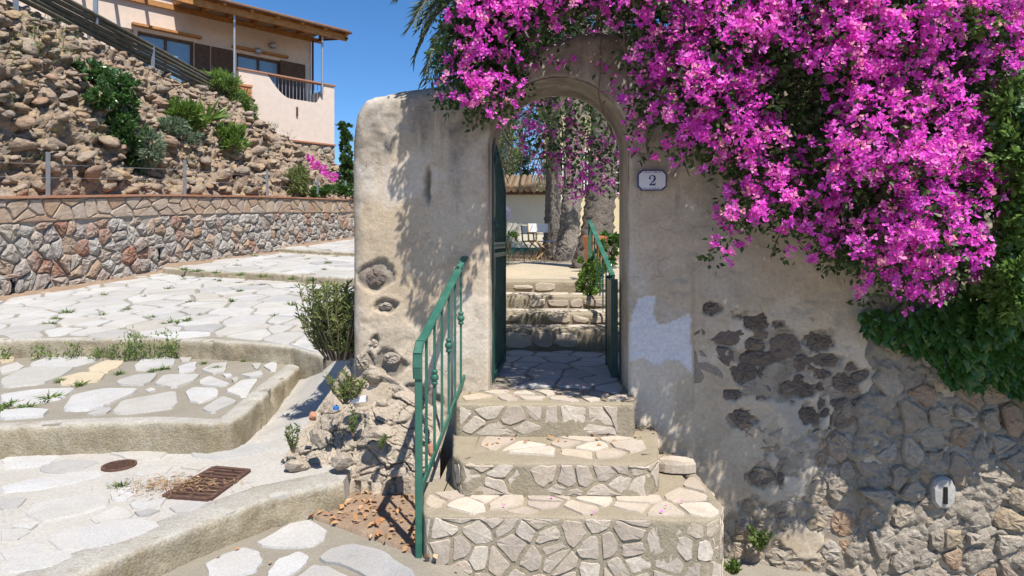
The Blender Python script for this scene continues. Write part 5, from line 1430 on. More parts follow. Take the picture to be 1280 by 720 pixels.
tree('pale feathery tree rising behind the low cream garden building', (*C(640, 310, 27)[:2], zG), EYE + 5,
     [(C(638, 190, 27), (.9, .9, 1.3)), (C(648, 220, 26.5), (.7, .7, .8)), (C(640, 160, 27), (.8, .8, 1.0)), (C(625, 210, 26), (1.2, .8, 1.2)), (C(655, 235, 26), (.7, .5, .3)), (C(612, 140, 27), (1.2, 1, 1.2))], M['treeleaf'], 9000, .16, .06)

# director chairs
def director(label, x, y, D, rz, s=1.0):
    e = empty('director_chair', (0, 0, 0), label, 'chair', 'director chairs on the gravel')
    W, H1, D2 = .29, .45, .21
    for yy_ in (-D2, D2):
        for sgn in (-1, 1):
            b = MB(); b.beam((-W * sgn, yy_ + .01 * sgn, 0.02), (W * sgn, yy_ + .01 * sgn, H1), .035, .02, up=(0, 1, 0)); b.mk('crossed_leg', M['chairwood'], e)
    for sgn in (-1, 1):
        b = MB(); b.beam((W * sgn, -D2 - .04, .018), (W * sgn, D2 + .06, .018), .035, .035); b.mk('foot_rail', M['chairwood'], e)
        b = MB(); b.beam((W * sgn, -D2 - .02, H1), (W * sgn, D2 + .04, H1), .03, .03); b.mk('seat_rail', M['chairwood'], e)
        b = MB(); b.beam((W * sgn, D2, H1), (W * sgn, D2 + .05, .88), .03, .03); b.mk('back_post', M['chairwood'], e)
        b = MB(); b.beam((W * sgn, -D2, H1), (W * sgn, -D2, .64), .03, .03); b.mk('arm_post', M['chairwood'], e)
        b = MB(); b.beam((W * sgn, -D2 - .05, .655), (W * sgn, D2 + .05, .655), .05, .022); b.mk('armrest', M['chairwood'], e)
    P = np.zeros((6, 9, 3))
    for i, yy_ in enumerate(np.linspace(-D2, D2 + .02, 6)):
        for j, xx in enumerate(np.linspace(-W, W, 9)): P[i, j] = (xx, yy_, H1 + .02 - .035 * (1 - (xx / W) ** 2))
    strip_grid(P, M['white'], 'seat', e)
    for i, zz2 in enumerate(np.linspace(.66, .88, 6)):
        for j, xx in enumerate(np.linspace(-W - .015, W + .015, 9)): P[i, j] = (xx, D2 + .03 + .035 * (1 - (xx / W) ** 2) + (zz2 - .66) * .1, zz2)
    strip_grid(P, M['white'], 'backrest', e)
    p = C(x, y, D); e.location = (p[0], p[1], zG); e.rotation_euler = (0, 0, rz); e.scale = (s, s, s); return e
director('white canvas director chair standing on gravel at the foot of the palms', 679, 325, 15.2, R(28), .98)
director('director chair half hidden behind the other white canvas chair', 669, 320, 16.4, R(60), .95)

# terracotta pot, its plant, and the green garden railing
pp = C(744, 318, 9.3); pp[2] = zG
po = empty('terracotta_pot', pp, 'large terracotta pot beside the thick palm trunk', 'pot')
b = MB(); b.lathe(pp, [(.12, 0), (.15, .25), (.16, .44), (.18, .445), (.185, .52), (.165, .525), (.15, .47)], 20); b.mk('body', M['terra'], po, smooth=False)
shrub('pot_plant', 'bright green leaves beside the terracotta pot', 'plant', [(C(764, 305, 9.2), (.16, .16, .3))], M['ivy'], 300, .09, .06)
gr = empty('garden_railing', C(760, 400, 6.5), 'dark green iron railing descending beside the garden steps', 'railing')
ra, rb_ = C(737, 276, 7.6), C(766, 345, 6.15)
lowr = C(737, 345, 7.6)
b = MB(); b.beam(ra, rb_, .045, .02); b.mk('handrail', G, gr)
b = MB(); b.beam(ra + [0, 0, -.7], rb_ + [0, 0, -.7], .015, .04); b.mk('bottom_rail', DG, gr)
for t in np.linspace(0, 1, 9):
    p = ra + (rb_ - ra) * t; b = MB(); w_ = .035 if t in (0.0, 1.0) else .014; b.beam(p + [0, 0, -.85 if t in (0, 1) else -.7], p, w_, w_); b.mk('post' if t in (0.0, 1.0) else 'baluster', G if t == 0 else DG, gr)
shrub('step_shrub', 'bright leafy shrub beside the railing at the top of the garden steps', 'shrub', [(C(738, 350, 7.2), (.17, .14, .26)), (C(743, 375, 6.95), (.13, .1, .18)), (C(746, 330, 7.3), (.13, .1, .16)), (C(730, 335, 7.4), (.1, .1, .14))], M['shrubl'], 1700, .055, .028)
shrub('agapanthus', 'pale lilac agapanthus clump beside the gate leaf against cream wall', 'plant', [(C(636, 300, 12), (.16, .16, .25))], M['shrubl'], 260, .1, .02)
e = empty('lilac_flower', C(633, 268, 12), 'round pale lilac flower head above the agapanthus leaves', 'flower')
for x, y in ((633, 264), (631, 272), (636, 300)):
    c = C(x, y, 12); d_ = unit(90); leaf_mesh('flower_head', c + d_ * .05, d_, .045, .025, M['lilac'], e)
    b = MB(); b.tube([np.array([c[0], c[1], zG]), c], .006, 5); b.mk('stalk', M['shrubl'], e)
o = None
# dry grass fringe at the gravel's far edge
n = 1500; gx = RNG.uniform(-1.6, 2.2, n); gy = RNG.uniform(13, 19.6, n); ps = np.stack([gx, gy, np.full(n, zG)], 1)
o = leaf_mesh('dry_grass', ps, unit(n) * .6 + [0, 0, 1.0], RNG.uniform(.08, .22, n), .012, M['drystraw']); setp(o, 'dry straw-coloured grass along the far edge of the gravel', 'grass')

# ------------------------------------------------------------------ plants on the slope
def hill_at(x, y):
    best = None
    f_ = H.reshape(-1, 3); d = f_ @ FWD; px_ = 640 + 800 * (f_ @ RGT) / d; py_ = HORIZON - 800 * (f_[:, 2] - EYE) / d
    i = int(np.argmin((px_ - x) ** 2 + (py_ - y) ** 2)); n_ = NH.reshape(-1, 3)[i]; return f_[i], n_, d[i]
def hill_blobs(specs, out=.18):
    r_ = []
    for x, y, w_, h_ in specs:
        p, n_, d = hill_at(x, y); s = d / 800; r_.append((p + n_ * out, (w_ / 2 * s, .28, h_ / 2 * s)))
    return r_
shrub('hanging_shrub', 'large dark glossy shrub hanging down the middle of the rocky slope', 'shrub', hill_blobs([(110, 95, 60, 26), (140, 115, 60, 36), (135, 145, 60, 50), (150, 172, 50, 50), (160, 205, 44, 30), (122, 130, 40, 30)]), M['shrubd'], 5200, .13, .06, hang=.3)
shrub('grey_shrub', 'grey green wispy shrub beside the dark glossy shrub on the slope', 'shrub', hill_blobs([(180, 185, 34, 50), (172, 205, 26, 36)]), M['shrubg'], 1500, .12, .03)
shrub('slope_shrub', 'yellow green upright shrub on the slope beside the spiky succulent', 'shrub', hill_blobs([(215, 150, 50, 26), (232, 165, 40, 24)], .3), M['shrubl'], 1900, .15, .04, upw=1.0)
shrub('grey_cushion_shrub', 'grey green cushion plant below the yellow green shrub on the slope', 'shrub', hill_blobs([(205, 165, 50, 22), (225, 178, 40, 16)], .2), M['shrubg'], 1500, .11, .03)
shrub('small_slope_shrub', 'yellow green bush on the slope below the terrace wall', 'shrub', hill_blobs([(283, 183, 40, 34), (270, 175, 24, 24)], .3), M['shrubl'], 1500, .15, .04, upw=1.0)
shrub('trailing_rosemary', 'bright green rosemary trailing over the pole edging by the planter', 'shrub', [(cf(-9.0, 20.3, 4.95), (.45, .8, .30)), (cf(-8.95, 19.6, 4.9), (.4, .6, .32)), (cf(-8.8, 20.9, 4.5), (.35, .6, .40)), (cf(-8.75, 21.4, 4.2), (.3, .4, .4))], M['shrubl'], 3600, .16, .03, hang=.7)
p, n_, d = hill_at(252, 160); e = empty('spiky_succulent', p, 'light green spiky agave-like rosette on the slope', 'succulent')
k = 44; a = unit(k); a[:, 2] = np.abs(a[:, 2]) + .25; leaf_mesh('leaves', np.tile(p + n_ * .2, (k, 1)), a, RNG.uniform(.45, .8, k), .075, M['shrubl'], e, fold=.2)
Dn = 17.2
shrub('drooping_rosemary', 'dull green drooping rosemary behind the retaining wall near its far end', 'shrub', [(C(366, 228, 16.95), (.42, .35, .42)), (C(372, 220, 17.1), (.3, .3, .3))], M['rosemary'], 2600, .15, .025, hang=.6)
shrub('ground_cover', 'bright green ground cover along the far end of the wall', 'shrub', [(C(402, 239, 18.2), (.45, .3, .17)), (C(424, 238, 18.9), (.45, .3, .2)), (C(386, 241, 17.6), (.3, .3, .12))], M['ivy'], 2200, .10, .05)
e = shrub('far_bougainvillea', 'small faded pink bougainvillea at the foot of the terrace base', 'shrub', [(C(398, 213, 21.5), (.28, .25, .32)), (C(410, 222, 21.2), (.35, .25, .2)), (C(387, 200, 21.8), (.2, .2, .18))], M['bract'], 1500, .07, .05)
shrub('climbing_vine', 'dark green vine climbing beside the plaster pillar behind the wall', 'vine', [(C(432, 175, 22), (.16, .2, .55)), (C(434, 205, 21.8), (.25, .2, .45)), (C(430, 158, 22.2), (.3, .2, .1)), (C(436, 225, 21.6), (.3, .2, .3))], M['bleaf'], 2000, .13, .09)
ps = []
for _ in range(150):
    p, n_, d = hill_at(*random.choice([(random.uniform(10, 90), random.uniform(30, 90)), (random.uniform(0, 420), random.uniform(60, 240))])); ps.append(p)
ps = np.repeat(np.array(ps), 8, 0) + RNG.normal(size=(1200, 3)) * .09
o = leaf_mesh('slope_grass', ps, unit(1200) * .7 + [0, 0, .9], .16, .014, M['grass']); setp(o, 'thin grass tufts scattered between the rocks of the slope', 'grass')

# ------------------------------------------------------------------ rosemary bush and weeds by the steps
def spiky(name, label, base, n_st, height, spread, ll, lw, mat, cat='weed', group=None, dens=34):
    base = np.asarray(base); e = empty(name, base, label, cat, group); b = MB(); P_, A_ = [], []
    for k in range(n_st):
        az = RNG.uniform(0, 6.28); sp = RNG.uniform(.05, 1) * spread; h = height * RNG.uniform(.55, 1.05)
        b0_ = base; base = b0_ + np.array([math.cos(az), math.sin(az) * .5, 0]) * sp * (.45 if n_st > 50 else .15)
        tip = base + np.array([math.cos(az) * sp, math.sin(az) * sp * .7, h]); mid = base + (tip - base) * .5 + np.array([math.cos(az), math.sin(az), 0]) * sp * .2
        b.tube([base, mid, tip], [.005, .004, .002], 4)
        t = RNG.uniform(.15, 1, dens)[:, None]; pp_ = (1-t)**2 * base + 2*t*(1-t) * mid + t**2 * tip; P_.append(pp_)
        ax = unit(dens); ax[:, 2] = np.abs(ax[:, 2]) * .6 + .35; A_.append(ax); base = b0_
    b.mk('stems', M['bark'], e); P_ = np.concatenate(P_)
    leaf_mesh('leaves', P_, np.concatenate(A_), ll * RNG.uniform(.6, 1.15, len(P_)), lw, mat, e); return e
spiky('rosemary_bush', 'tall bushy olive green plant growing against the left pillar foot', C(425, 450, 4.85), 90, .56, .27, .07, .016, M['rosemary'], 'bush', dens=56)
spiky('rosemary_bush', 'small olive green plant in the cavity below the tall bushy one', C(432, 505, 4.22), 14, .20, .13, .045, .013, M['rosemary'], 'bush')
spiky('young_weed', 'upright young green weed on the edge of the pale terrace below the footing', C(367, 566, 4.26), 4, .20, .05, .04, .012, M['grass'])
spiky('young_weed', 'upright green weed growing from the footing under the white box', C(442, 545, 4.12), 3, .2, .025, .035, .012, M['grass'])
spiky('young_weed', 'tiny green weed low on the footing beside the railing post', C(476, 563, 4.1), 3, .1, .03, .03, .01, M['grass'])
spiky('young_weed', 'green weed sprouting at the foot of the plastered wall right of the steps', at_y(950, 690, YW - .08), 10, .16, .07, .04, .018, M['grass'])
spiky('young_weed', 'low green weed at the bottom right corner of the lower step', at_y(915, 718, YW - .35), 6, .07, .05, .04, .018, M['grass'])
wx = empty('weed_row', gp(180, 447, 2), 'thick green weeds growing along the foot of the upper kerb', 'weed')
P_, A_ = [], []
for x0_, x1_, n_, hh_ in ((125, 165, 260, .10), (160, 218, 520, .13), (0, 28, 160, .07), (45, 75, 160, .07), (80, 100, 120, .09), (118, 130, 60, .05)):
    for _ in range(n_ // 10):
        p = gp(random.uniform(x0_, x1_), random.uniform(440, 452), 2); hgt = hh_ * random.uniform(.5, 1.1) * 1.9
        for _ in range(22):
            t = random.random(); P_.append(p + np.array([random.gauss(0, .03), random.gauss(0, .03), hgt * t])); A_.append(unit(1)[0] + [0, 0, .8])
P_ = np.array(P_); leaf_mesh('leaves', P_, np.array(A_), .05, .013, M['grass'], wx)
# tufts in the joints
random.seed(71)
tuft_mesh = []
for k in range(6):
    n = 46; ps = np.stack([RNG.normal(0, .018, n), RNG.normal(0, .012, n), np.zeros(n)], 1); ax = unit(n) * [1.2, .8, .8]; ax[:, 2] = np.abs(ax[:, 2]) + .15
    o = leaf_mesh('weed_tuft', ps, ax, RNG.uniform(.04, .10, n), .010, M['grass']); tuft_mesh.append(o.data); bpy.data.objects.remove(o)
tl = [(150,610,1,.7),(62,500,2,1.1),(100,482,2,.9),(10,508,2,1.0),(35,510,2,.8),(205,462,2,.8),(150,468,2,.7),(190,465,2,.6),(255,455,2,.6),(270,462,2,.7),(128,395,3,.9),(190,398,3,.8),(215,405,3,1.2),(235,402,3,1.0),(70,400,3,.9),(85,392,3,1.1),(130,370,3,.8),
      (240,378,3,.8),(290,377,3,.9),(160,388,3,.8),(365,382,3,1.0),(300,365,3,.8),(315,358,3,.7),(60,406,3,.8),(180,372,3,.7),(345,395,3,.7),(250,395,3,.6),(210,362,3,.8),(275,352,3,.7),(245,340,4,1.2),(270,342,4,1.0),(300,345,4,1.1),(330,347,4,1.2),(365,350,4,1.1),(390,352,4,1.0),(297,333,4,.9),(385,325,4,.9),(410,330,4,1.0),(350,322,4,.8),(420,322,4,.9),(330,318,4,.9),(360,316,4,1.0),(230,338,4,1.3),(318,321,4,1.1),(405,338,4,.8),
      (0,515,2,.9),(75,478,2,.7),(305,452,2,.5),(20,428,2,.7),(230,350,3,.7),(400,372,3,1.0),(415,368,3,.9)]
for k, (x, y, L, s) in enumerate(tl):
    p = gp(x, y, L); far = {1: 'the pale terrace with the drain', 2: 'the slabs below the upper kerb', 3: 'the wide terrace along the rubble wall', 4: 'the far narrow terrace'}[L]
    o = inst(random.choice(tuft_mesh), 'weed_tuft', None, p + [0, 0, .002], (0, 0, random.uniform(0, 6)), (s * 1.3, s * 1.3, s * .9))
    setp(o, 'small green weed tuft in a paving joint of ' + far, 'weed', 'weed tufts on ' + far)
# straw on the drain, leaf litter on the dirt patch
n = 420; t = RNG.random((n, 2)); c0 = gp(215, 612, 1)
ps = c0 + np.stack([RNG.normal(0, .16, n), RNG.normal(.03, .075, n), np.full(n, .012)], 1); ps[:, 2] += RNG.random(n) * .02
ax = unit(n); ax[:, 2] *= .25
o = leaf_mesh('dry_straw', ps, ax, RNG.uniform(.03, .07, n), .006, M['drystraw']); setp(o, 'heap of brown dry straw lying on the drain grate', 'straw')
Dp_ = np.zeros((40, 50, 3)); cor = [(388, 645), (552, 702), (556, 592), (398, 588)]
for i in range(40):
    for j in range(50):
        u_, v_ = j / 49, i / 39; q_ = (1-u_)*(1-v_)*np.array(cor[0]) + u_*(1-v_)*np.array(cor[1]) + u_*v_*np.array(cor[2]) + (1-u_)*v_*np.array(cor[3])
        Dp_[i, j] = at_p(q_[0], q_[1], -1.67); Dp_[i, j, 2] += .07 * max(0, v_ - .5) ** 1.5
Dp_[..., 2] += fbm(Dp_.reshape(-1, 3), 9, 4, 78).reshape(40, 50) * .014
for k in (0, -1): Dp_[k, :, 2] -= .06; Dp_[:, k, 2] -= .06
dp = strip_grid(Dp_, M['dirt'], 'dirt_patch', kind='structure')
n = 260; ii = RNG.integers(0, 40, n); jj = RNG.integers(0, 50, n); ps = Dp_[ii, jj] + np.stack([RNG.normal(0, .02, n), RNG.normal(0, .02, n), np.full(n, .014)], 1)
ax = unit(n); ax[:, 2] *= .35
o = leaf_mesh('dry_leaves', ps, ax, RNG.uniform(.025, .06, n), RNG.uniform(.015, .035, n), M['dryleaf'], up=np.array([0, 0, 1.0])); setp(o, 'brown dry leaves and petals littering the dirt patch by the railing', 'leaf litter')
ps = []
for x, y, L in ((276, 699, 0), (300, 690, 0), (545, 700, 0), (575, 712, 0), (340, 705, 0), (250, 600, 1), (290, 592, 1), (90, 560, 1), (345, 520, 1), (600, 708, 0), (655, 560, 0)):
    p = gp(x, y, L); ps.append([p[0], p[1], p[2] + .02])
for _ in range(26):
    p = at_p(random.uniform(580, 820), random.uniform(540, 560), zB - EYE); ps.append([p[0], p[1], zB + .014])
ps = np.array(ps); n = len(ps); ax = unit(n); ax[:, 2] *= .2
o = leaf_mesh('fallen_leaves', ps, ax, RNG.uniform(.02, .045, n), .022, M['dryleaf'], up=np.array([0, 0, 1.0])); setp(o, 'few scattered brown leaves on the paving and the middle step', 'leaf litter')
ps = []
for _ in range(22):
    p = at_p(random.uniform(600, 770), random.uniform(450, 500), zP - EYE); ps.append([p[0], p[1], zP + .022])
for _ in range(7):
    p = at_p(random.uniform(560, 890), random.uniform(615, 645), zA - EYE); ps.append([p[0], p[1], zA + .018])
ps = np.array(ps); n = len(ps); ax = unit(n); ax[:, 2] *= .2
o = leaf_mesh('fallen_petals', ps, ax, .022, .018, M['bract'], up=np.array([0, 0, 1.0])); setp(o, 'few fallen magenta petals on the passage floor and lower step', 'petals')
# litter in the footing cavity
p = C(447, 501, 4.22); e = empty('white_box', p, 'small white box discarded in the footing cavity', 'box')
b = MB(); b.beam(p + [-.05, 0, .0], p + [.05, .02, .01], .05, .035, bev=.004); b.mk('carton', M['white'], e)
b = MB(); b.beam(p + [.052, .021, .010], p + [.060, .022, .011], .046, .031); b.mk('end_flap', M['steel'], e)
p = C(420, 512, 4.22); b = MB(); b.lathe(p, [(.004, -.002), (.02, 0), (.021, .02), (.012, .026), (.008, .03)], 12); o = b.mk('bottle_cap', plain('blue plastic', (.04,.16,.42), .4)); setp(o, 'blue plastic bottle cap lying in the footing cavity', 'cap')

# ------------------------------------------------------------------ bougainvillea
def pip(P_, poly):
    x, y = P_[:, 0], P_[:, 1]; r_ = np.zeros(len(P_), bool); m = len(poly); j = m - 1
    for i in range(m):
        xi, yi = poly[i]; xj, yj = poly[j]
        c = ((yi > y) != (yj > y)); r_ ^= c & (x < (xj - xi) * (y - yi) / ((yj - yi) if yj != yi else 1e-9) + xi); j = i
    return r_
def dist_poly(P_, poly):
    d = np.full(len(P_), 1e9); m = len(poly)
    for i in range(m):
        a = np.array(poly[i], float); b_ = np.array(poly[(i+1) % m], float); ab = b_ - a
        t = np.clip(((P_ - a) @ ab) / (ab @ ab), 0, 1); d = np.minimum(d, np.linalg.norm(P_ - (a + t[:, None] * ab), axis=1))
    return d
FP = [(545,-160),(550,0),(556,55),(575,92),(578,140),(592,163),(625,158),(645,135),(652,108),(640,92),(645,68),(690,50),(740,38),(778,50),(786,95),(778,150),(793,178),(830,184),(868,213),(903,215),(903,255),(888,300),(888,326),(912,320),(945,285),(965,322),(992,322),(1012,296),(1030,335),(1060,352),(1090,375),(1150,384),(1180,374),(1215,352),(1245,335),(1238,290),(1255,210),(1248,130),(1275,112),(1300,100),(1300,-160)]
bo = empty('bougainvillea', (1.6, YW + .3, 0), 'huge magenta flowering bougainvillea cascading over the wall and arch', 'bougainvillea')
FPo, FA, FR, LPo, LA_, = [], [], [], [], []
def poisson(poly, sp, n=6000):
    xs_ = [p[0] for p in poly]; ys_ = [p[1] for p in poly]
    c = np.stack([RNG.uniform(min(xs_), max(xs_), n), RNG.uniform(min(ys_), max(ys_), n)], 1); c = c[pip(c, poly)]; out = []
    for p in c:
        if all((p[0]-q[0])**2 + (p[1]-q[1])**2 > sp*sp for q in out): out.append(p)
    return np.array(out)
def leafiness(x, y):
    v = 0
    for cx_, cy_, rx, ry, s in ((1000,150,55,100,.9),(985,70,60,60,.55),(1055,300,32,70,.95),(760,55,40,40,.7),(1215,70,40,40,.8),(880,60,50,60,.45),(1110,190,40,50,.4),(730,20,60,20,.4),(1080,240,40,40,.6),(700,60,60,20,.5),(930,200,40,40,.35),(1230,300,30,60,.5)):
        v = max(v, s * max(0, 1.25 - math.hypot((x-cx_)/rx, (y-cy_)/ry)))
    return min(1, v)
def add_puff(c, r, leaf, nfl, nlf, face=np.array([0.1, -.75, .55])):
    face = face / np.linalg.norm(face)
    # sprays on the outside
    ns = max(4, int(9 * (r / .15) ** 2)); sd_ = unit(ns * 3); k_ = (sd_ @ face); sd_ = sd_[np.argsort(-k_ + RNG.random(ns * 3) * .9)][:ns]
    keep = RNG.random(ns) > leaf; sd_f = sd_[keep]
    if len(sd_f):
        m = int(nfl * (r / .15) ** 2 * len(sd_f) / ns); pk = RNG.integers(0, len(sd_f), m)
        p = sd_f[pk] * RNG.uniform(.8, 1.18, m)[:, None] + RNG.normal(size=(m, 3)) * .17
        sprayr = RNG.random(len(sd_f))
        FPo.append(c + p * r); FA.append(p / np.linalg.norm(p, axis=1)[:, None] + RNG.normal(size=(m, 3)) * .45 + face * .3); FR.append((sprayr[pk] * .5 + RNG.random(m) * .5))
    m = int(nlf * (r / .15) ** 2 * (.7 + leaf * .9)); p = unit(m) * RNG.random((m, 1)) ** .45 * .95
    LPo.append(c + p * r); LA_.append(p + unit(m) * .8)
pts_ = poisson(FP, 21, 9000); dd_ = dist_poly(pts_, [p for p in FP]) / 178
for (x, y), d_ in zip(pts_, dd_):
    top_edge = max(0, (y + 20)) / 178
    th_ = min(.46 + .6 * d_, .80) + RNG.uniform(-.15, .13)
    if x < 780: th_ = min(th_, .52)
    Y_ = YW - .08 - th_; lf = leafiness(x, y)
    r = RNG.uniform(.09, .155) if d_ > .12 else RNG.uniform(.055, .09)
    Y_ += lf * .16
    add_puff(at_y(x, y, Y_), r, .04 + lf * .9, 84, 36)
    for _ in range(3 + 3 * (x < 680) if d_ > .12 else 1 + 2 * (x < 680)):           # leafy depth behind, thickened to block the sun
        add_puff(at_y(x + RNG.uniform(-9, 9), y + RNG.uniform(-9, 9), YW - .05 - RNG.uniform(.0, max(.05, th_ - .1))), r * 1.05, 1.0, 0, 34)
for _ in range(150):                                # extra leaves over the left pillar, added to deepen its shadow
    add_puff(at_y(RNG.uniform(556, 655), RNG.uniform(-150, 128), YW - RNG.uniform(.12, .5)), .12, .85, 40, 55)
# little sprays on the bare wall above the arch
for x, y, r in ((690, 82, .055), (705, 78, .06), (750, 90, .05), (680, 75, .06), (672, 88, .05), (757, 120, .04), (768, 105, .05)):
    add_puff(at_y(x, y, YW - .1), r, .1, 60, 25)
# the part over the wall head and behind, roofing the passage
for _ in range(230):
    x = RNG.uniform(-.66, 3.6); yv = RNG.uniform(YW - .2, YW + .85); z = RNG.uniform(3.12, 3.75)
    if x < -.6: z -= .3
    add_puff(np.array([x, yv, z]), RNG.uniform(.12, .2), .72, 40, 34, np.array([0, -.3, 1]))
BP = [(640,118),(690,108),(745,112),(772,150),(774,210),(765,238),(752,236),(745,205),(738,196),(730,236),(716,240),(708,205),(696,196),(686,214),(676,190),(664,182),(650,168)]
bp = poisson(BP, 9, 4000); bd = dist_poly(bp, BP)
for (x, y), d_ in zip(bp, bd):
    lo_ = np.interp(y, [110, 165, 200, 240], [1.0, .9, .6, .3]) if x < 745 else np.interp(y, [110, 160, 240], [1.0, .8, .3])
    if x < 672: lo_ *= .5
    add_puff(at_y(x, y, RNG.uniform(5.15, 6.1)), RNG.uniform(.07, .12), min(1, lo_), 46, 34, np.array([0, -.8, -.1]))
FPo = np.concatenate(FPo); FA = np.concatenate(FA); FR = np.concatenate(FR); LPo = np.concatenate(LPo); LA_ = np.concatenate(LA_)
# keep everything clear of the plaster and out of the opening's lower part
ok = (FPo[:, 1] < YW - .03) | (FPo[:, 1] > YW + TH + .05) | (FPo[:, 2] > 3.1); FPo, FA, FR = FPo[ok], FA[ok], FR[ok]
ok = (LPo[:, 1] < YW - .03) | (LPo[:, 1] > YW + TH + .05) | (LPo[:, 2] > 3.1); LPo, LA_ = LPo[ok], LA_[ok]
nF = len(FPo); print('flowers', nF, 'leaves', len(LPo))
ax = FA / np.linalg.norm(FA, axis=1)[:, None]
o1_ = np.cross(ax, unit(nF)); o1_ /= np.linalg.norm(o1_, axis=1)[:, None]; o2_ = np.cross(ax, o1_)
pos3, ax3, up3 = [], [], []
for k in range(3):
    a = 2 * math.pi * k / 3; rad = o1_ * math.cos(a) + o2_ * math.sin(a)
    pos3.append(FPo + rad * .002); ax3.append(ax * .55 + rad * .85); up3.append(ax)
leaf_mesh('bracts', np.concatenate(pos3), np.concatenate(ax3), np.tile(RNG.uniform(.020, .032, nF), 3), np.tile(RNG.uniform(.017, .025, nF), 3), M['bract'], bo, rnd=np.tile(FR, 3), fold=.12, up=np.concatenate(up3))
leaf_mesh('leaves', LPo, LA_, RNG.uniform(.03, .06, len(LPo)), RNG.uniform(.02, .032, len(LPo)), M['bleaf'], bo, fold=.15)
b = MB()
for k in range(120):
    x, y = pts_[RNG.integers(0, len(pts_))]; tip = at_y(x, y, YW - .25); root = np.array([tip[0] + RNG.uniform(-.2, .5), YW - .02, min(3.25, tip[2] + RNG.uniform(.4, 1.1))]); m_ = (tip + root) / 2 + np.array([0, -.2, .12])
    b.tube([root, m_, tip, tip + np.array([RNG.uniform(-.1, .1), -.12, -.12])], [.011, .008, .005, .002], 5)
for k in range(5): b.tube([(2.0 + .15 * k, YW + .75, zG - .3), (1.9 + .1 * k, YW + .72, 2.2), (1.5 + .3 * k, YW + .4, 3.3)], [.05, .045, .03], 7)
o = b.mk('branches', M['bark'], bo); o['kind'] = 'stuff'

shrub('climbing_shrub', 'sunlit light green climber between the bougainvillea and the ivy', 'climber', [(at_y(1262, 140, 3.72), (.13, .16, .2)), (at_y(1272, 190, 3.68), (.14, .16, .22)), (at_y(1270, 250, 3.72), (.15, .16, .24)), (at_y(1262, 310, 3.76), (.13, .16, .24)), (at_y(1272, 360, 3.8), (.16, .16, .2)), (at_y(1225, 30, 3.6), (.1, .1, .1)), (at_y(1250, 365, 3.85), (.14, .12, .14))], leafy('sunlit climber leaf', [(.075,.15,.03), (.12,.21,.045), (.16,.26,.06), (.09,.17,.035)], .4, .4, .5), 5200, .05, .032, hang=.3, root=(3.3, YW - .1, .2))
# ------------------------------------------------------------------ ivy on the rubble wall
IP = [(1075,392),(1084,428),(1110,432),(1160,448),(1185,478),(1215,490),(1250,482),(1290,505),(1400,520),(1400,90),(1262,110),(1252,150),(1262,215),(1245,300),(1250,340),(1215,360),(1180,382),(1140,392),(1100,385)]
iv = empty('ivy', (3.3, YW - .1, 0), 'dense green ivy hanging over the rubble wall right of the bougainvillea', 'ivy')
def ivy_leaf(s):
    ol = [(0, -.1), (.28, -.22), (.5, .08), (.3, .32), (.22, .62), (0, 1.0), (-.22, .62), (-.3, .32), (-.5, .08), (-.28, -.22)]
    v = [(x * s, y * s, -.28 * abs(x) * s - .06 * y * y * s) for x, y in ol] + [(0, .3 * s, .05 * s)]
    me = bpy.data.meshes.new('leaf'); me.from_pydata(v, [], [(i, (i+1) % 10, 10) for i in range(10)]); me.materials.append(M['ivy']); me.update(); return me
ILM = [ivy_leaf(s) for s in (.046, .054, .06, .068)]
n = 7000; c = np.stack([RNG.uniform(1060, 1400, n * 3), RNG.uniform(80, 530, n * 3)], 1); c = c[pip(c, IP)][:n]; dI = dist_poly(c, IP) / 178
cl = fbm(np.stack([c[:, 0] / 60, c[:, 1] / 60, np.zeros(len(c))], 1), 1.0, 3, 111)
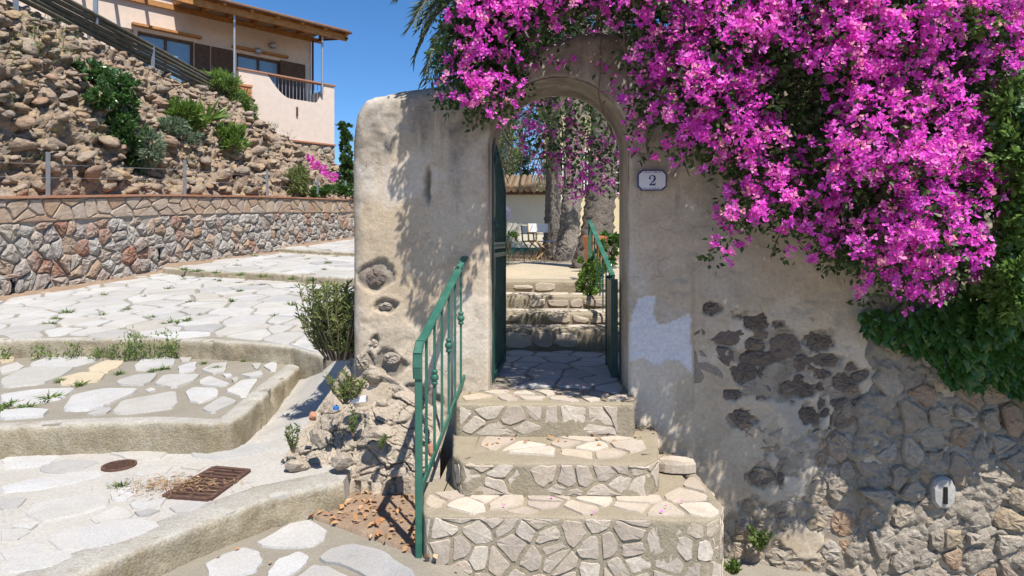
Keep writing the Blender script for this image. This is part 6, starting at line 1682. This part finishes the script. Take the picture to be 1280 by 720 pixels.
Yv = YW - .10 - np.minimum(.02 + dI * .9, .36) * RNG.uniform(.3, 1.0, len(c)) - np.clip(cl, -.5, .8) * .14 * np.minimum(1, dI * 6)
Yv -= np.where((c[:, 0] > 1236) & (c[:, 1] < 390), .55 * np.clip((c[:, 0] - 1236) / 25, 0, 1) * np.clip((300 - c[:, 1]) / 100, 0, 1), 0)
Yv = np.minimum(Yv, Yv - .18 * np.clip((c[:, 0] - 1120) / 80, 0, 1) * np.clip((455 - c[:, 1]) / 60, 0, 1) * np.clip((c[:, 1] - 200) / 120, 0, 1))
keep = RNG.random(len(c)) < np.where(dI < .12, .55, 1.0); c, Yv, dI = c[keep], Yv[keep], dI[keep]
pos = np.array([at_y(x, y, Y_) for (x, y), Y_ in zip(c, Yv)])
order = np.argsort(pos[:, 1])
vis_i = [i for i in order if 1070 < c[i, 0] < 1285 and c[i, 1] > 120]
big = set(vis_i[:300]); bv, bf, br = [], [], []; off = 0
LV_ = [(np.array([v.co for v in me.vertices]), np.array([p_.vertices[:] for p_ in me.polygons])) for me in ILM]
for i in range(len(pos)):
    nrm_ = Vector((RNG.normal(0, .45), -1 + RNG.normal(0, .3), .55 + RNG.normal(0, .4))).normalized()
    dn = Vector((RNG.normal(0, .5), -.1, -1)); dn = (dn - nrm_ * dn.dot(nrm_)).normalized(); sx_ = dn.cross(nrm_).normalized()
    mt = Matrix((sx_, dn, nrm_)).transposed(); k = int(RNG.integers(0, 4))
    if i in big: inst(ILM[k], 'leaf', iv, pos[i], mt.to_euler())
    else:
        bv.append(LV_[k][0] @ np.array(mt).T + pos[i]); bf.append(LV_[k][1] + off); off += 11; br.append(np.full(11, RNG.random()))
o = mk('leaves', np.concatenate(bv), np.concatenate(bf), M['ivy'], iv, rnd=np.concatenate(br)); o['kind'] = 'stuff'
b = MB()
for k in range(40):
    i = int(RNG.integers(0, len(pos))); p = pos[i].copy(); p[1] = YW - .12; b.tube([p + [.05, 0, .5], p + [-.03, -.02, .25], p], [.006, .005, .003], 5)
o = b.mk('stems', M['bark'], iv); o['kind'] = 'stuff'
